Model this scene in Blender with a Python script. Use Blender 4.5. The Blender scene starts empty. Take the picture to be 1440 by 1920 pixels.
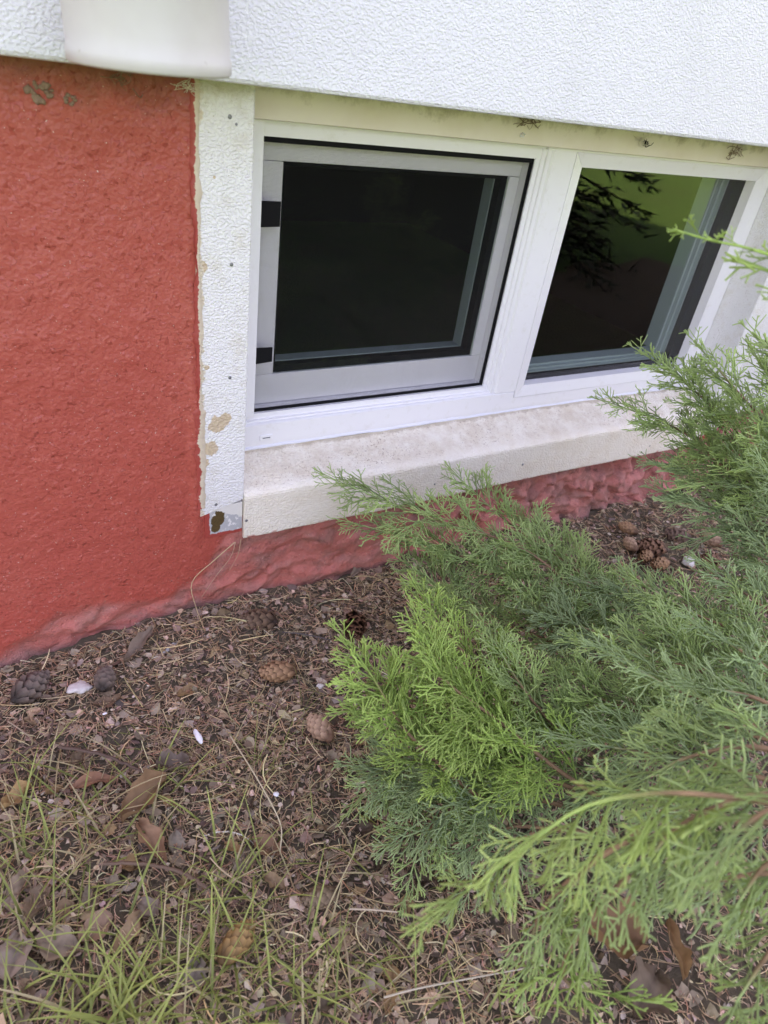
import bpy, bmesh, math, random
import numpy as np
from mathutils import Vector, Matrix

random.seed(7)
rng = np.random.default_rng(11)
S = bpy.context.scene
COL = S.collection
rad = math.radians

# ------------------------------------------------------------------ camera
CAM = np.array([0.0, -0.735, 0.715])
FPX = 1302.45
RM = np.array([[0.85786796, -0.18128263, 0.48083175],
               [-0.49557688, -0.53930665, 0.68084646],
               [0.13589012, -0.82236546, -0.55249337]])     # photo axes (right, down, forward) in world
cd = bpy.data.cameras.new('camera')
cam = bpy.data.objects.new('camera', cd); COL.objects.link(cam)
M3 = Matrix(((RM[0, 0], -RM[0, 1], -RM[0, 2]), (RM[1, 0], -RM[1, 1], -RM[1, 2]), (RM[2, 0], -RM[2, 1], -RM[2, 2])))
cam.matrix_world = Matrix.Translation(CAM.tolist()) @ M3.to_4x4()
cd.sensor_fit = 'VERTICAL'; cd.sensor_height = 36.0; cd.sensor_width = 27.0
cd.lens = FPX / 1920 * 36.0
cd.clip_start = 0.01; cd.clip_end = 400
cd.dof.use_dof = True; cd.dof.focus_distance = 0.90; cd.dof.aperture_fstop = 7.0
S.camera = cam

# ------------------------------------------------------------------ world, sun, exposure
SUN_EL, SUN_AZ = rad(47), rad(20)          # the sun stands behind the house; azimuth from +y towards +x
W = bpy.data.worlds.new('World'); S.world = W; W.use_nodes = True
nt = W.node_tree; nt.nodes.clear()
sky = nt.nodes.new('ShaderNodeTexSky'); sky.sky_type = 'NISHITA'; sky.sun_disc = False
sky.sun_elevation = SUN_EL; sky.sun_rotation = SUN_AZ; sky.dust_density = 3.0; sky.air_density = 1.0
bg = nt.nodes.new('ShaderNodeBackground'); bg.inputs['Strength'].default_value = 0.13
wo = nt.nodes.new('ShaderNodeOutputWorld')
nt.links.new(sky.outputs[0], bg.inputs[0]); nt.links.new(bg.outputs[0], wo.inputs[0])
sl = bpy.data.lights.new('sun', 'SUN'); sl.energy = 4.8; sl.angle = rad(0.6); sl.color = (1, 0.95, 0.86)
sun = bpy.data.objects.new('sun', sl); COL.objects.link(sun)
sd = Vector((math.sin(SUN_AZ) * math.cos(SUN_EL), math.cos(SUN_AZ) * math.cos(SUN_EL), math.sin(SUN_EL)))
sun.rotation_euler = sd.to_track_quat('Z', 'Y').to_euler()
vs = S.view_settings
vs.view_transform = 'Standard'; vs.look = 'None'; vs.gamma = 1.0; vs.use_curve_mapping = False
vs.exposure = 2.93
try:
    vs.use_white_balance = True; vs.white_balance_temperature = 8800; vs.white_balance_tint = 35
except Exception:
    pass

# ------------------------------------------------------------------ helpers
def P(px, py, D):
    """point of the photo at distance D measured square to the wall"""
    d = RM @ np.array([px - 720, py - 960, FPX]); return d / d[1] * D + CAM
def PT(px, py, t):
    d = RM @ np.array([px - 720, py - 960, FPX]); return d / np.linalg.norm(d) * t + CAM
def PG(px, py, z=0.0):
    d = RM @ np.array([px - 720, py - 960, FPX]); return d * ((z - CAM[2]) / d[2]) + CAM

def _hash(ix, iy, s):
    h = (ix.astype(np.int64) * 374761393 + iy.astype(np.int64) * 668265263 + s * 1274126177) & 0xffffffff
    h = ((h ^ (h >> 13)) * 1274126177) & 0xffffffff
    return ((h ^ (h >> 16)) & 0xffffff) / float(0xffffff)
def vnoise(x, y, s=0):
    ix, iy = np.floor(x), np.floor(y); fx, fy = x - ix, y - iy
    fx = fx * fx * (3 - 2 * fx); fy = fy * fy * (3 - 2 * fy)
    a, b = _hash(ix, iy, s), _hash(ix + 1, iy, s); c, d = _hash(ix, iy + 1, s), _hash(ix + 1, iy + 1, s)
    return (a + (b - a) * fx + (c - a) * fy + (a - b - c + d) * fx * fy) * 2 - 1
def fbm(x, y, s=0, o=4):
    r, a = 0, 1.0
    for k in range(o):
        r = r + a * vnoise(x * 2 ** k + 17.3 * k, y * 2 ** k - 9.1 * k, s + k); a *= 0.5
    return r
def worley(x, y, s=0):
    ix, iy = np.floor(x), np.floor(y); f1 = np.full(x.shape, 9.0); f2 = f1.copy(); cid = np.zeros(x.shape)
    for dx in (-1, 0, 1):
        for dy in (-1, 0, 1):
            cx, cy = ix + dx, iy + dy
            ex = cx + _hash(cx, cy, s) - x; ey = cy + _hash(cx, cy, s + 5) - y
            d = np.sqrt(ex * ex + ey * ey); n = d < f1
            f2 = np.where(n, f1, np.minimum(f2, d)); cid = np.where(n, _hash(cx, cy, s + 9), cid); f1 = np.where(n, d, f1)
    return f1, f2, cid
def sstep(a, b, x):
    t = np.clip((x - a) / (b - a), 0, 1); return t * t * (3 - 2 * t)

def mesh(name, V, polys, smooth=True, col=None):
    """V (n,3); polys list of (m,k) index arrays; col (n,3) per vertex"""
    me = bpy.data.meshes.new(name)
    V = np.asarray(V, dtype=np.float32)
    polys = [np.asarray(p, dtype=np.int32) for p in polys if len(p)]
    idx = np.concatenate([p.ravel() for p in polys])
    tot = np.concatenate([np.full(len(p), p.shape[1], np.int32) for p in polys])
    st = np.concatenate([[0], np.cumsum(tot)[:-1]]).astype(np.int32)
    me.vertices.add(len(V)); me.vertices.foreach_set('co', V.ravel())
    me.loops.add(len(idx)); me.loops.foreach_set('vertex_index', idx)
    me.polygons.add(len(tot)); me.polygons.foreach_set('loop_start', st); me.polygons.foreach_set('loop_total', tot)
    me.polygons.foreach_set('use_smooth', np.full(len(tot), smooth))
    if col is not None:
        a = me.color_attributes.new('Col', 'FLOAT_COLOR', 'POINT')
        c = np.ones((len(V), 4), np.float32); c[:, :3] = col; a.data.foreach_set('color', c.ravel())
    me.update(calc_edges=True); me.validate()
    return me
def obj(name, me, mat=None, parent=None):
    o = bpy.data.objects.new(name, me); COL.objects.link(o)
    if mat is not None and len(me.materials) == 0: me.materials.append(mat)
    if parent is not None: o.parent = parent
    return o
def tag(o, label=None, cat=None, group=None, kind=None):
    if label: o['label'] = label
    if cat: o['category'] = cat
    if group: o['group'] = group
    if kind: o['kind'] = kind
    return o
def empty(name, label, cat, loc=(0, 0, 0), group=None):
    o = bpy.data.objects.new(name, None); COL.objects.link(o); o.location = loc; o.empty_display_size = 0.02
    return tag(o, label, cat, group)
def child(name, me, mat, parent):
    """part given in world coordinates under a thing whose Empty stands elsewhere"""
    o = obj(name, me, mat, parent)
    p, off = parent, Vector((0, 0, 0))
    while p is not None:
        off += p.location; p = p.parent
    o.location = -off
    return o

def bm_box(bm, x0, x1, y0, y1, z0, z1):
    r = bmesh.ops.create_cube(bm, size=1)
    for v in r['verts']:
        v.co = Vector((x0 + (v.co.x + .5) * (x1 - x0), y0 + (v.co.y + .5) * (y1 - y0), z0 + (v.co.z + .5) * (z1 - z0)))
    return r['verts']
def fin(bm, name, bevel=0.0, seg=2, smooth=True):
    if bevel: bmesh.ops.bevel(bm, geom=bm.edges[:], offset=bevel, segments=seg, affect='EDGES', profile=.6)
    bmesh.ops.recalc_face_normals(bm, faces=bm.faces[:])
    me = bpy.data.meshes.new(name); bm.to_mesh(me); bm.free()
    for p in me.polygons: p.use_smooth = False
    return me
def box(name, x0, x1, y0, y1, z0, z1, bevel=0.001):
    bm = bmesh.new(); bm_box(bm, x0, x1, y0, y1, z0, z1); return fin(bm, name, bevel)
def extrude_x(name, prof, x0, x1, nx=1, smooth=False):
    """closed (y,z) profile swept along x"""
    n = len(prof); xs = np.linspace(x0, x1, nx + 1)
    V = np.array([[x, p[0], p[1]] for x in xs for p in prof])
    q = [[i * n + j, i * n + (j + 1) % n, (i + 1) * n + (j + 1) % n, (i + 1) * n + j] for i in range(nx) for j in range(n)]
    me = mesh(name, V, [np.array(q), np.array([list(range(n))[::-1]]), np.array([[nx * n + j for j in range(n)]])], smooth)
    bm = bmesh.new(); bm.from_mesh(me); bmesh.ops.recalc_face_normals(bm, faces=bm.faces[:]); bm.to_mesh(me); bm.free()
    return me
def extrude_z(name, prof, z0, z1):
    n = len(prof)
    V = [[p[0], p[1], z] for z in (z0, z1) for p in prof]
    q = [[j, (j + 1) % n, n + (j + 1) % n, n + j] for j in range(n)]
    me = mesh(name, V, [np.array(q), np.array([list(range(n))[::-1]]), np.array([[n + j for j in range(n)]])], False)
    bm = bmesh.new(); bm.from_mesh(me); bmesh.ops.recalc_face_normals(bm, faces=bm.faces[:]); bm.to_mesh(me); bm.free()
    return me

def tubes(pts, radii, sides=3):
    """pts (N,K,3) radii (N,K) -> V, F"""
    N, K = pts.shape[:2]
    T = np.gradient(pts, axis=1); T /= np.linalg.norm(T, axis=2, keepdims=True) + 1e-12
    ref = np.where(np.abs(T[:, :1, 2:3]) > .9, np.array([1., 0, 0]), np.array([0, 0, 1.]))
    A = np.cross(T, np.broadcast_to(ref, T.shape)); A /= np.linalg.norm(A, axis=2, keepdims=True) + 1e-12
    B = np.cross(T, A)
    an = np.arange(sides) * 2 * math.pi / sides
    V = pts[:, :, None] + radii[:, :, None, None] * (A[:, :, None] * np.cos(an)[:, None] + B[:, :, None] * np.sin(an)[:, None])
    base = (np.arange(N) * K * sides)[:, None, None] + (np.arange(K - 1) * sides)[None, :, None]
    j = np.arange(sides); j2 = (j + 1) % sides
    F = np.stack([base + j, base + j2, base + sides + j2, base + sides + j], axis=-1).reshape(-1, 4)
    return V.reshape(-1, 3), F
def spline(ctrl, n):
    c = np.array(ctrl, float); c = np.vstack([2 * c[0] - c[1], c, 2 * c[-1] - c[-2]])
    out = []
    for u in np.linspace(0, len(c) - 3 - 1e-6, n):
        i = int(u); t = u - i; p0, p1, p2, p3 = c[i:i + 4]
        out.append(.5 * (2 * p1 + (p2 - p0) * t + (2 * p0 - 5 * p1 + 4 * p2 - p3) * t * t + (3 * p1 - p0 - 3 * p2 + p3) * t ** 3))
    return np.array(out)

# ------------------------------------------------------------------ materials
class MT:
    def __init__(s, name, base=(.5, .5, .5), rough=.6, spec=.5, metal=0):
        s.m = bpy.data.materials.new(name); s.m.use_nodes = True; s.t = s.m.node_tree
        s.p = s.t.nodes['Principled BSDF']; s.out = s.t.nodes['Material Output']
        s.p.inputs['Base Color'].default_value = (*base, 1); s.p.inputs['Roughness'].default_value = rough
        s.p.inputs['Specular IOR Level'].default_value = spec; s.p.inputs['Metallic'].default_value = metal
        s._co = None
    def n(s, typ, **kw):
        nd = s.t.nodes.new(typ)
        for k, v in kw.items(): setattr(nd, k, v)
        return nd
    def L(s, a, b): s.t.links.new(a, b)
    @property
    def co(s):
        if s._co is None: s._co = s.n('ShaderNodeTexCoord').outputs['Object']
        return s._co
    def noise(s, scale, detail=3, rough=.5, dist=0, vec=None, off=0):
        nd = s.n('ShaderNodeTexNoise'); nd.inputs['Scale'].default_value = scale; nd.inputs['Detail'].default_value = detail
        nd.inputs['Roughness'].default_value = rough; nd.inputs['Distortion'].default_value = dist
        v = vec or s.co
        if off:
            a = s.n('ShaderNodeVectorMath'); a.operation = 'ADD'; a.inputs[1].default_value = (off, off * .7, -off); s.L(v, a.inputs[0]); v = a.outputs[0]
        s.L(v, nd.inputs['Vector']); return nd.outputs['Fac']
    def ramp(s, fac, stops, interp='LINEAR'):
        r = s.n('ShaderNodeValToRGB'); r.color_ramp.interpolation = interp
        e = r.color_ramp.elements
        while len(e) < len(stops): e.new(.5)
        for k, (p, c) in enumerate(stops):
            e[k].position = p; e[k].color = (*c, 1) if len(c) == 3 else c
        s.L(fac, r.inputs[0]); return r.outputs[0]
    def step(s, fac, a, b):
        return s.ramp(fac, [(a, (0, 0, 0)), (b, (1, 1, 1))])
    def mix(s, fac, a, b, mode='MIX'):
        x = s.n('ShaderNodeMix'); x.data_type = 'RGBA'; x.blend_type = mode
        for i, v in ((0, fac), (6, a), (7, b)):
            if isinstance(v, (int, float)): x.inputs[i].default_value = v
            elif isinstance(v, tuple): x.inputs[i].default_value = (*v, 1)
            else: s.L(v, x.inputs[i])
        return x.outputs[2]
    def math(s, op, a, b=0.0, c=None):
        x = s.n('ShaderNodeMath'); x.operation = op
        for i, v in enumerate((a, b, c)):
            if v is None: continue
            if isinstance(v, (int, float)): x.inputs[i].default_value = v
            else: s.L(v, x.inputs[i])
        return x.outputs[0]
    def xyz(s):
        x = s.n('ShaderNodeSeparateXYZ'); s.L(s.co, x.inputs[0]); return x.outputs
    def spot(s, c, r, wob=.5, scale=120, soft=.25):
        """ragged blot of radius r about point c: 1 inside"""
        a = s.n('ShaderNodeVectorMath'); a.operation = 'DISTANCE'; s.L(s.co, a.inputs[0]); a.inputs[1].default_value = c
        d = s.math('DIVIDE', a.outputs['Value'], r)
        d = s.math('ADD', d, s.math('MULTIPLY', s.math('SUBTRACT', s.noise(scale, 4, .65), .5), wob * 2))
        return s.ramp(d, [(1 - soft, (1, 1, 1)), (1.0, (0, 0, 0))])
    def color(s, c): s.L(c, s.p.inputs['Base Color'])
    def bump(s, h, dist, strength=1.0):
        b = s.n('ShaderNodeBump'); b.inputs['Strength'].default_value = strength; b.inputs['Distance'].default_value = dist
        if s.p.inputs['Normal'].is_linked: s.L(s.p.inputs['Normal'].links[0].from_socket, b.inputs['Normal'])
        s.L(h, b.inputs['Height']); s.L(b.outputs[0], s.p.inputs['Normal'])
    def attr(s, name='Col'):
        a = s.n('ShaderNodeAttribute'); a.attribute_name = name; return a.outputs['Color']

def emboss(m, scale=300, d=.0006):
    mp = m.n('ShaderNodeMapping'); mp.inputs['Scale'].default_value = (.85, 1, 1.1); m.L(m.co, mp.inputs[0]); h = m.noise(scale, .6, .5, .35, vec=mp.outputs[0]); m.bump(m.ramp(h, [(.40, (0, 0, 0)), (.60, (1, 1, 1))]), d)

# embossed white metal siding
m = MT('siding_white', (.80, .81, .83), .42, .4); emboss(m, 380, .00046)
m.color(m.mix(m.step(m.noise(9, 5, .6), .5, .8), (.775, .78, .81), (.72, .725, .75))); SIDING = m.m
# casing board
m = MT('casing_white', (.78, .78, .77), .45, .4); emboss(m, 370, .00062)
c = m.mix(m.step(m.noise(30, 5, .7), .52, .74), (.79, .79, .78), (.68, .65, .58))
beige = (.60, .47, .33)
for cc, r in ((P(408, 797, .731), .0075), (P(424, 786, .731), .0055), (P(393, 842, .731), .0075), (P(386, 845, .731), .006), (P(402, 333, .731), .0012), (P(388, 690, .731), .0022), (P(381, 870, .731), .005), (P(380, 500, .731), .004)):
    c = m.mix(m.spot(tuple(cc), r * 1.5, .8, 130, .12), c, beige)
x = m.xyz()
edge = m.math('ADD', m.math('DIVIDE', m.math('SUBTRACT', .2385, x[0]), .012), m.math('MULTIPLY', m.math('SUBTRACT', m.noise(45, 4, .6, off=3), .5), 2.6))
c = m.mix(m.step(edge, .35, .55), c, (.66, .57, .44))
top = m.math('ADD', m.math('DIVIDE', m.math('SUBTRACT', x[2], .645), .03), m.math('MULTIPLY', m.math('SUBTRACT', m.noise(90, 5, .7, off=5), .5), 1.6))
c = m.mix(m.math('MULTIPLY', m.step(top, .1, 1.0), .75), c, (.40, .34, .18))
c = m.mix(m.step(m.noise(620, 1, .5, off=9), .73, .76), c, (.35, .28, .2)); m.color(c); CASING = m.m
# sill
m = MT('sill_cream', (.74, .70, .62), .5, .4); emboss(m, 370, .00062)
x = m.xyz()
topm = m.step(x[1], .002, .010)
pits = m.step(m.noise(300, 2.5, .5, .7), .44, .37)
pits = m.ramp(m.noise(300, 2.5, .5, .7), [(.34, (1, 1, 1)), (.40, (0, 0, 0))])
pmask = m.math('MULTIPLY', m.step(m.noise(9, 4, .6, off=2), .40, .62), topm)
c = m.mix(m.step(m.noise(24, 5, .65, off=4), .42, .72), (.87, .815, .70), (.80, .715, .575))
c = m.mix(m.math('MULTIPLY', topm, m.math('MULTIPLY', m.step(m.noise(40, 5, .7, off=6), .42, .62), .5)), c, (.62, .50, .37))
c = m.mix(m.math('MULTIPLY', pits, m.math('MULTIPLY', pmask, .85)), c, (.36, .25, .17))
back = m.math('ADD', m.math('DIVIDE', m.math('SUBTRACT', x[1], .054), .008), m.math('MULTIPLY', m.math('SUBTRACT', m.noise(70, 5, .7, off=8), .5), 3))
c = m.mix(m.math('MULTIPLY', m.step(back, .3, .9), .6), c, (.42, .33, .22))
c = m.mix(m.math('MULTIPLY', m.step(m.math('SUBTRACT', .134, x[2]), 0, .004), m.step(m.noise(38, 4, .6, off=12), .52, .6)), c, (.55, .18, .15))
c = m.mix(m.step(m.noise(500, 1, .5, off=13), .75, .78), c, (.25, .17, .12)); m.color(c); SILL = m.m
# header
m = MT('header_cream', (.70, .62, .42), .5, .3)
x = m.xyz()
c = m.mix(m.step(m.noise(14, 4, .6), .4, .7), (.80, .73, .63), (.74, .655, .53))
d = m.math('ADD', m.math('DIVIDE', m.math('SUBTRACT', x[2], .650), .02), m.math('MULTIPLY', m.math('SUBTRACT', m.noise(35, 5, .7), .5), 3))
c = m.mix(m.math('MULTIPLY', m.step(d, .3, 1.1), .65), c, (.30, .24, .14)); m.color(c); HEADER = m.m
# vinyl
m = MT('vinyl_white', (.82, .82, .83), .3, .5)
m.color(m.mix(m.step(m.noise(60, 5, .7), .56, .8), (.82, .82, .83), (.74, .73, .70))); VINYL = m.m
m = MT('caulk_white', (.75, .77, .82), .35); m.bump(m.noise(120, 3), .001); CAULK = m.m
m = MT('black_rubber', (.008, .008, .009), .8, .15); BLACK = m.m
m = MT('mesh_wire', (.03, .03, .03), .8, .15); WIRE = m.m
m = MT('inner_vinyl', (.28, .33, .33), .5); INNER = m.m
m = MT('room_dark', (.045, .042, .04), .9); ROOM = m.m
m = MT('window_glass', (.9, .95, .93), .0)
g = m.n('ShaderNodeBsdfGlossy'); g.inputs['Roughness'].default_value = .004; g.inputs['Color'].default_value = (1, 1, 1, 1)
tr = m.n('ShaderNodeBsdfTransparent'); tr.inputs['Color'].default_value = (.92, .955, .945, 1)
fr = m.n('ShaderNodeFresnel'); fr.inputs['IOR'].default_value = 1.5
ms = m.n('ShaderNodeMixShader'); ge = m.n('ShaderNodeNewGeometry'); m.L(m.math('MULTIPLY', fr.outputs[0], m.math('SUBTRACT', 1.0, ge.outputs['Backfacing'])), ms.inputs[0]); m.L(tr.outputs[0], ms.inputs[1]); m.L(g.outputs[0], ms.inputs[2])
m.L(ms.outputs[0], m.out.inputs[0]); GLASS = m.m
# downpipe
m = MT('pipe_cream', (.76, .75, .72), .5, .4)
c = m.mix(m.step(m.noise(12, 4, .6), .45, .75), (.63, .615, .585), (.57, .545, .50))
c = m.mix(m.step(m.noise(160, 3, .6, off=4), .72, .78), c, (.5, .47, .42)); m.color(c); PIPE = m.m
# galvanised corner with peeled paint
m = MT('peeled_metal', (.45, .46, .47), .4, .5)
x = m.xyz()
c = m.mix(m.noise(90, 4, .7), (.36, .37, .38), (.56, .57, .58))
c = m.mix(m.step(m.noise(150, 5, .7, off=3), .56, .60), c, (.75, .74, .72))
for cc, r in ((P(408, 975, .733), .010), (P(404, 990, .733), .007), (P(412, 962, .733), .007)):
    c = m.mix(m.spot(tuple(cc), r, .35, 160, .12), c, m.mix(m.noise(380, 3), (.05, .035, .015), (.16, .10, .04)))
paint = m.math('ADD', m.math('DIVIDE', m.math('SUBTRACT', x[2], .168), .012), m.math('ADD', m.math('MULTIPLY', m.math('SUBTRACT', x[0], .262), 40), m.math('MULTIPLY', m.math('SUBTRACT', m.noise(110, 4, .6, off=6), .5), 1.5)))
c = m.mix(m.step(paint, .55, .62), c, (.74, .72, .67))
red = m.math('ADD', m.math('DIVIDE', m.math('SUBTRACT', .2425, x[0]), .004), m.math('MULTIPLY', m.math('SUBTRACT', m.noise(120, 3, .6, off=8), .5), 2))
red2 = m.math('ADD', m.math('DIVIDE', m.math('SUBTRACT', .1455, x[2]), .004), m.math('MULTIPLY', m.math('SUBTRACT', m.noise(120, 3, .6, off=9), .5), 2))
c = m.mix(m.step(m.math('MAXIMUM', red, red2), .1, .25), c, (.42, .065, .05)); m.color(c); m.bump(m.noise(200, 4, .7), .0008); PEELED = m.m
m = MT('screw_grey', (.22, .23, .24), .35, .5, .6); SCREW = m.m
# red masonry paint: Col.r = roughness zone, Col.g = soil splash, Col.b = cell tone
m = MT('red_masonry_paint', (.42, .06, .045), .48, .45)
at = m.n('ShaderNodeSeparateColor'); m.L(m.attr(), at.inputs[0])
c = m.mix(m.noise(7, 5, .6), (.50, .093, .066), (.44, .076, .056))
c = m.mix(m.step(m.noise(160, 3, .6, off=3), .55, .8), c, (.58, .135, .10))
pk = m.mix(m.noise(45, 4, .6, off=1), (.66, .27, .23), (.52, .16, .13))
c = m.mix(at.outputs[0], c, pk)
c = m.mix(m.math('MULTIPLY', at.outputs[0], m.step(m.noise(38, 5, .75, off=5), .50, .66)), c, (.24, .085, .07))
grime_shade = m.math('ADD', m.math('DIVIDE', m.math('SUBTRACT', m.xyz()[2], .632), .035), m.math('MULTIPLY', m.math('SUBTRACT', m.noise(16, 5, .7, off=15), .5), 2.6))
c = m.mix(m.math('MULTIPLY', m.step(grime_shade, .1, 1.1), .6), c, (.15, .05, .025))  # wall top darkened: grime plus overhang shade painted into the colour
c = m.mix(at.outputs[1], c, m.mix(m.noise(80, 4), (.22, .13, .11), (.34, .22, .19)))
c = m.mix(m.math('MULTIPLY', m.step(m.noise(5.5, 4, .6, off=21), .50, .72), .35), c, (.56, .145, .105))
sp_ = m.math('MULTIPLY', m.step(m.noise(240, 3, .6, off=23), .60, .68), m.step(m.math('ADD', m.math('SUBTRACT', .16, m.xyz()[2]), m.math('MULTIPLY', m.math('SUBTRACT', m.noise(10, 3, .6, off=25), .5), .25)), .02, .16))
c = m.mix(m.math('MULTIPLY', sp_, .7), c, (.36, .20, .15))
c = m.mix(m.step(m.noise(430, 1, .5, off=7), .755, .775), c, (.62, .42, .36))
m.L(m.math('ADD', .46, m.math('MULTIPLY', at.outputs[0], .45)), m.p.inputs['Roughness'])
m.bump(m.math('MULTIPLY', m.noise(420, 4, .7), at.outputs[0]), .0022, .9)
m.color(c)
m.bump(m.noise(215, 1.5, .5, 0), .0015, .8); m.bump(m.noise(30, 3, .5), .006, .5)
v = m.n('ShaderNodeTexVoronoi'); v.inputs['Scale'].default_value = 210; v.feature = 'SMOOTH_F1'; m.L(m.co, v.inputs['Vector'])
m.bump(m.math('MULTIPLY', m.step(v.outputs['Distance'], .55, .0), m.step(m.noise(38, 3, .6, off=2), .4, .62)), .0026, 1.0)
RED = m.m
m = MT('bead_paint', (.64, .55, .42), .55); at = m.n('ShaderNodeSeparateColor'); m.L(m.attr(), at.inputs[0])
r_ = m.math('ADD', at.outputs[0], m.math('MULTIPLY', m.math('SUBTRACT', m.noise(55, 5, .7), .5), 1.3))
m.color(m.mix(m.step(r_, .52, .58), m.mix(m.noise(90, 3), (.68, .60, .47), (.55, .43, .32)), (.40, .062, .048))); m.bump(m.noise(150, 4, .6), .0012); BEAD = m.m
# attribute coloured organics
def attr_mat(name, rough=.75, trans=0.0, grain=0):
    m = MT(name, (.2, .2, .2), rough, .3); c = m.attr()
    if grain: c = m.mix(.6, c, m.mix(m.noise(grain, 4, .65), (.45, .45, .45), (1.25, 1.22, 1.2)), 'MULTIPLY')
    m.color(c)
    if trans:
        t = m.n('ShaderNodeBsdfTranslucent'); m.L(c, t.inputs['Color']); ms = m.n('ShaderNodeMixShader'); ms.inputs[0].default_value = trans
        m.L(m.p.outputs[0], ms.inputs[1]); m.L(t.outputs[0], ms.inputs[2]); m.L(ms.outputs[0], m.out.inputs[0])
    return m.m
LITTER = attr_mat('litter', .85, 0, 300)
NEEDLE = attr_mat('dry_needles', .7)
GRASS = attr_mat('grass_blades', .5, .3)
FOLI = attr_mat('juniper_green', .5, .26, 500)
SPRUCE = attr_mat('spruce_green', .6)
BARK = attr_mat('juniper_bark', .85, 0, 260)
DEAD = attr_mat('dead_leaf', .7, .1, 130)
CONE = attr_mat('cone_scale', .65, 0, 400)
m = MT('soil', (.05, .038, .03), .95, .2)
c = m.mix(m.noise(60, 6, .7), (.075, .061, .042), (.20, .16, .108)); m.color(c); m.bump(m.noise(220, 5, .7), .004); SOIL = m.m
m = MT('lawn', (.08, .13, .03), .9, .2)
c = m.mix(m.noise(3, 6, .7), (.065, .20, .04), (.14, .31, .07)); c = m.mix(m.step(m.noise(.9, 4, .6, off=3), .55, .7), c, (.13, .23, .07)); m.color(c); m.bump(m.noise(90, 4, .7), .03); LAWN = m.m
m = MT('chalk_white', (.72, .69, .65), .8); m.color(m.mix(m.noise(130, 4), (.76, .74, .71), (.52, .46, .42))); m.bump(m.noise(200, 4), .001); CHALK = m.m
m = MT('bright_white', (.85, .86, .88), .6); WHITE = m.m
m = MT('web_silk', (.7, .66, .55), .8); SILK = m.m
m = MT('mud_nest', (.36, .28, .17), .9); m.color(m.mix(m.noise(200, 4), (.33, .25, .17), (.20, .10, .07))); m.bump(m.noise(260, 4), .001); MUD = m.m

# ------------------------------------------------------------------ ground
def gh(x, y):
    x = np.asarray(x, float); y = np.asarray(y, float)
    h = .010 * fbm(x * 7, y * 7, 3, 3) + .004 * fbm(x * 40, y * 40, 8, 3)
    h = h - .012 * sstep(-.02, -.35, y) + .006 * sstep(-.06, 0, y)
    return h
n = 40
g = np.linspace(-1, 1, n); g = np.sign(g) * np.abs(g) ** 2.2 * 90
X, Y = np.meshgrid(g, g); Y = Y - 1
I = np.arange(n * n).reshape(n, n)
F = np.stack([I[:-1, :-1], I[:-1, 1:], I[1:, 1:], I[1:, :-1]], -1).reshape(-1, 4)
tag(obj('lawn', mesh('lawn', np.stack([X, Y, np.full_like(X, -.06) + .02 * np.clip(-Y - 2, 0, 4)], -1).reshape(-1, 3), [F]), LAWN), kind='structure')
xs = np.concatenate([np.linspace(-2.5, -.32, 30)[:-1], np.arange(-.32, 1.5, .006), np.linspace(1.5, 4.5, 40)[1:]])
ys = np.concatenate([np.linspace(-1.75, -.85, 26)[:-1], np.arange(-.85, .03, .006)])
X, Y = np.meshgrid(xs, ys)
Z = gh(X, Y) - .060 * sstep(-1.35, -1.6, Y + .16 * fbm(X * 2.5, Y * 2.5, 91, 3))
I = np.arange(X.size).reshape(X.shape)
F = np.stack([I[:-1, :-1], I[:-1, 1:], I[1:, 1:], I[1:, :-1]], -1).reshape(-1, 4)
tag(obj('soil_bed', mesh('soil_bed', np.stack([X, Y, Z], -1).reshape(-1, 3), [F]), SOIL), kind='structure')

# ------------------------------------------------------------------ foundation wall
WX0, WX1, WZ0 = .262, 1.30, .165
xs = np.concatenate([np.linspace(-3, -.2, 30)[:-1], np.arange(-.2, 1.75, .003), np.linspace(1.75, 5, 40)])
zs = np.arange(-.07, .70, .003)
X, Z = np.meshgrid(xs, zs)
wob = .02 * fbm(X * 9, Z * 9, 21, 3)
zb = np.interp(X, [-.2, -.03, .05, .10, .15, .19, .23, .27, .40, 2], [.02, .018, .055, .070, .052, .045, .07, .150, .19, .19]) + wob * np.where(X < .24, .7, .3)
rough = sstep(.010, -.016, Z - zb)
f1, f2, cid = worley(X * 26 + .6 * fbm(X * 14, Z * 14, 5, 2), Z * 40 + .6 * fbm(X * 14 + 9, Z * 14, 6, 2), 31)
lump = (1 - np.clip(f1, 0, 1)) ** 1.3
strata = fbm(X * 11, Z * 48 + 3 * fbm(X * 6, Z * 6, 44, 2), 40, 4)
pro = .0005 * fbm(X * 70, Z * 70, 12, 2) + .0018 * fbm(X * 6, Z * 6, 14, 2)
deep = sstep(.52, .80, X)
wx, wz = X + .035 * fbm(X * 16, Z * 16, 81, 3), Z + .028 * fbm(X * 16 + 5, Z * 16, 82, 3)
rough_n = fbm(wx * 22, wz * 34, 83, 4); ridge = 1 - np.abs(fbm(wx * 13, wz * 26, 86, 3))
f1b, f2b, _c = worley(wx * 24, wz * 34, 33)
rr = -.008 + .0045 * rough_n + .006 * ridge + deep * (.020 * np.clip(1 - f1b, 0, 1) - .016 + .011 * rough_n)
pro = pro * (1 - rough * .5) + rough * rr
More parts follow.
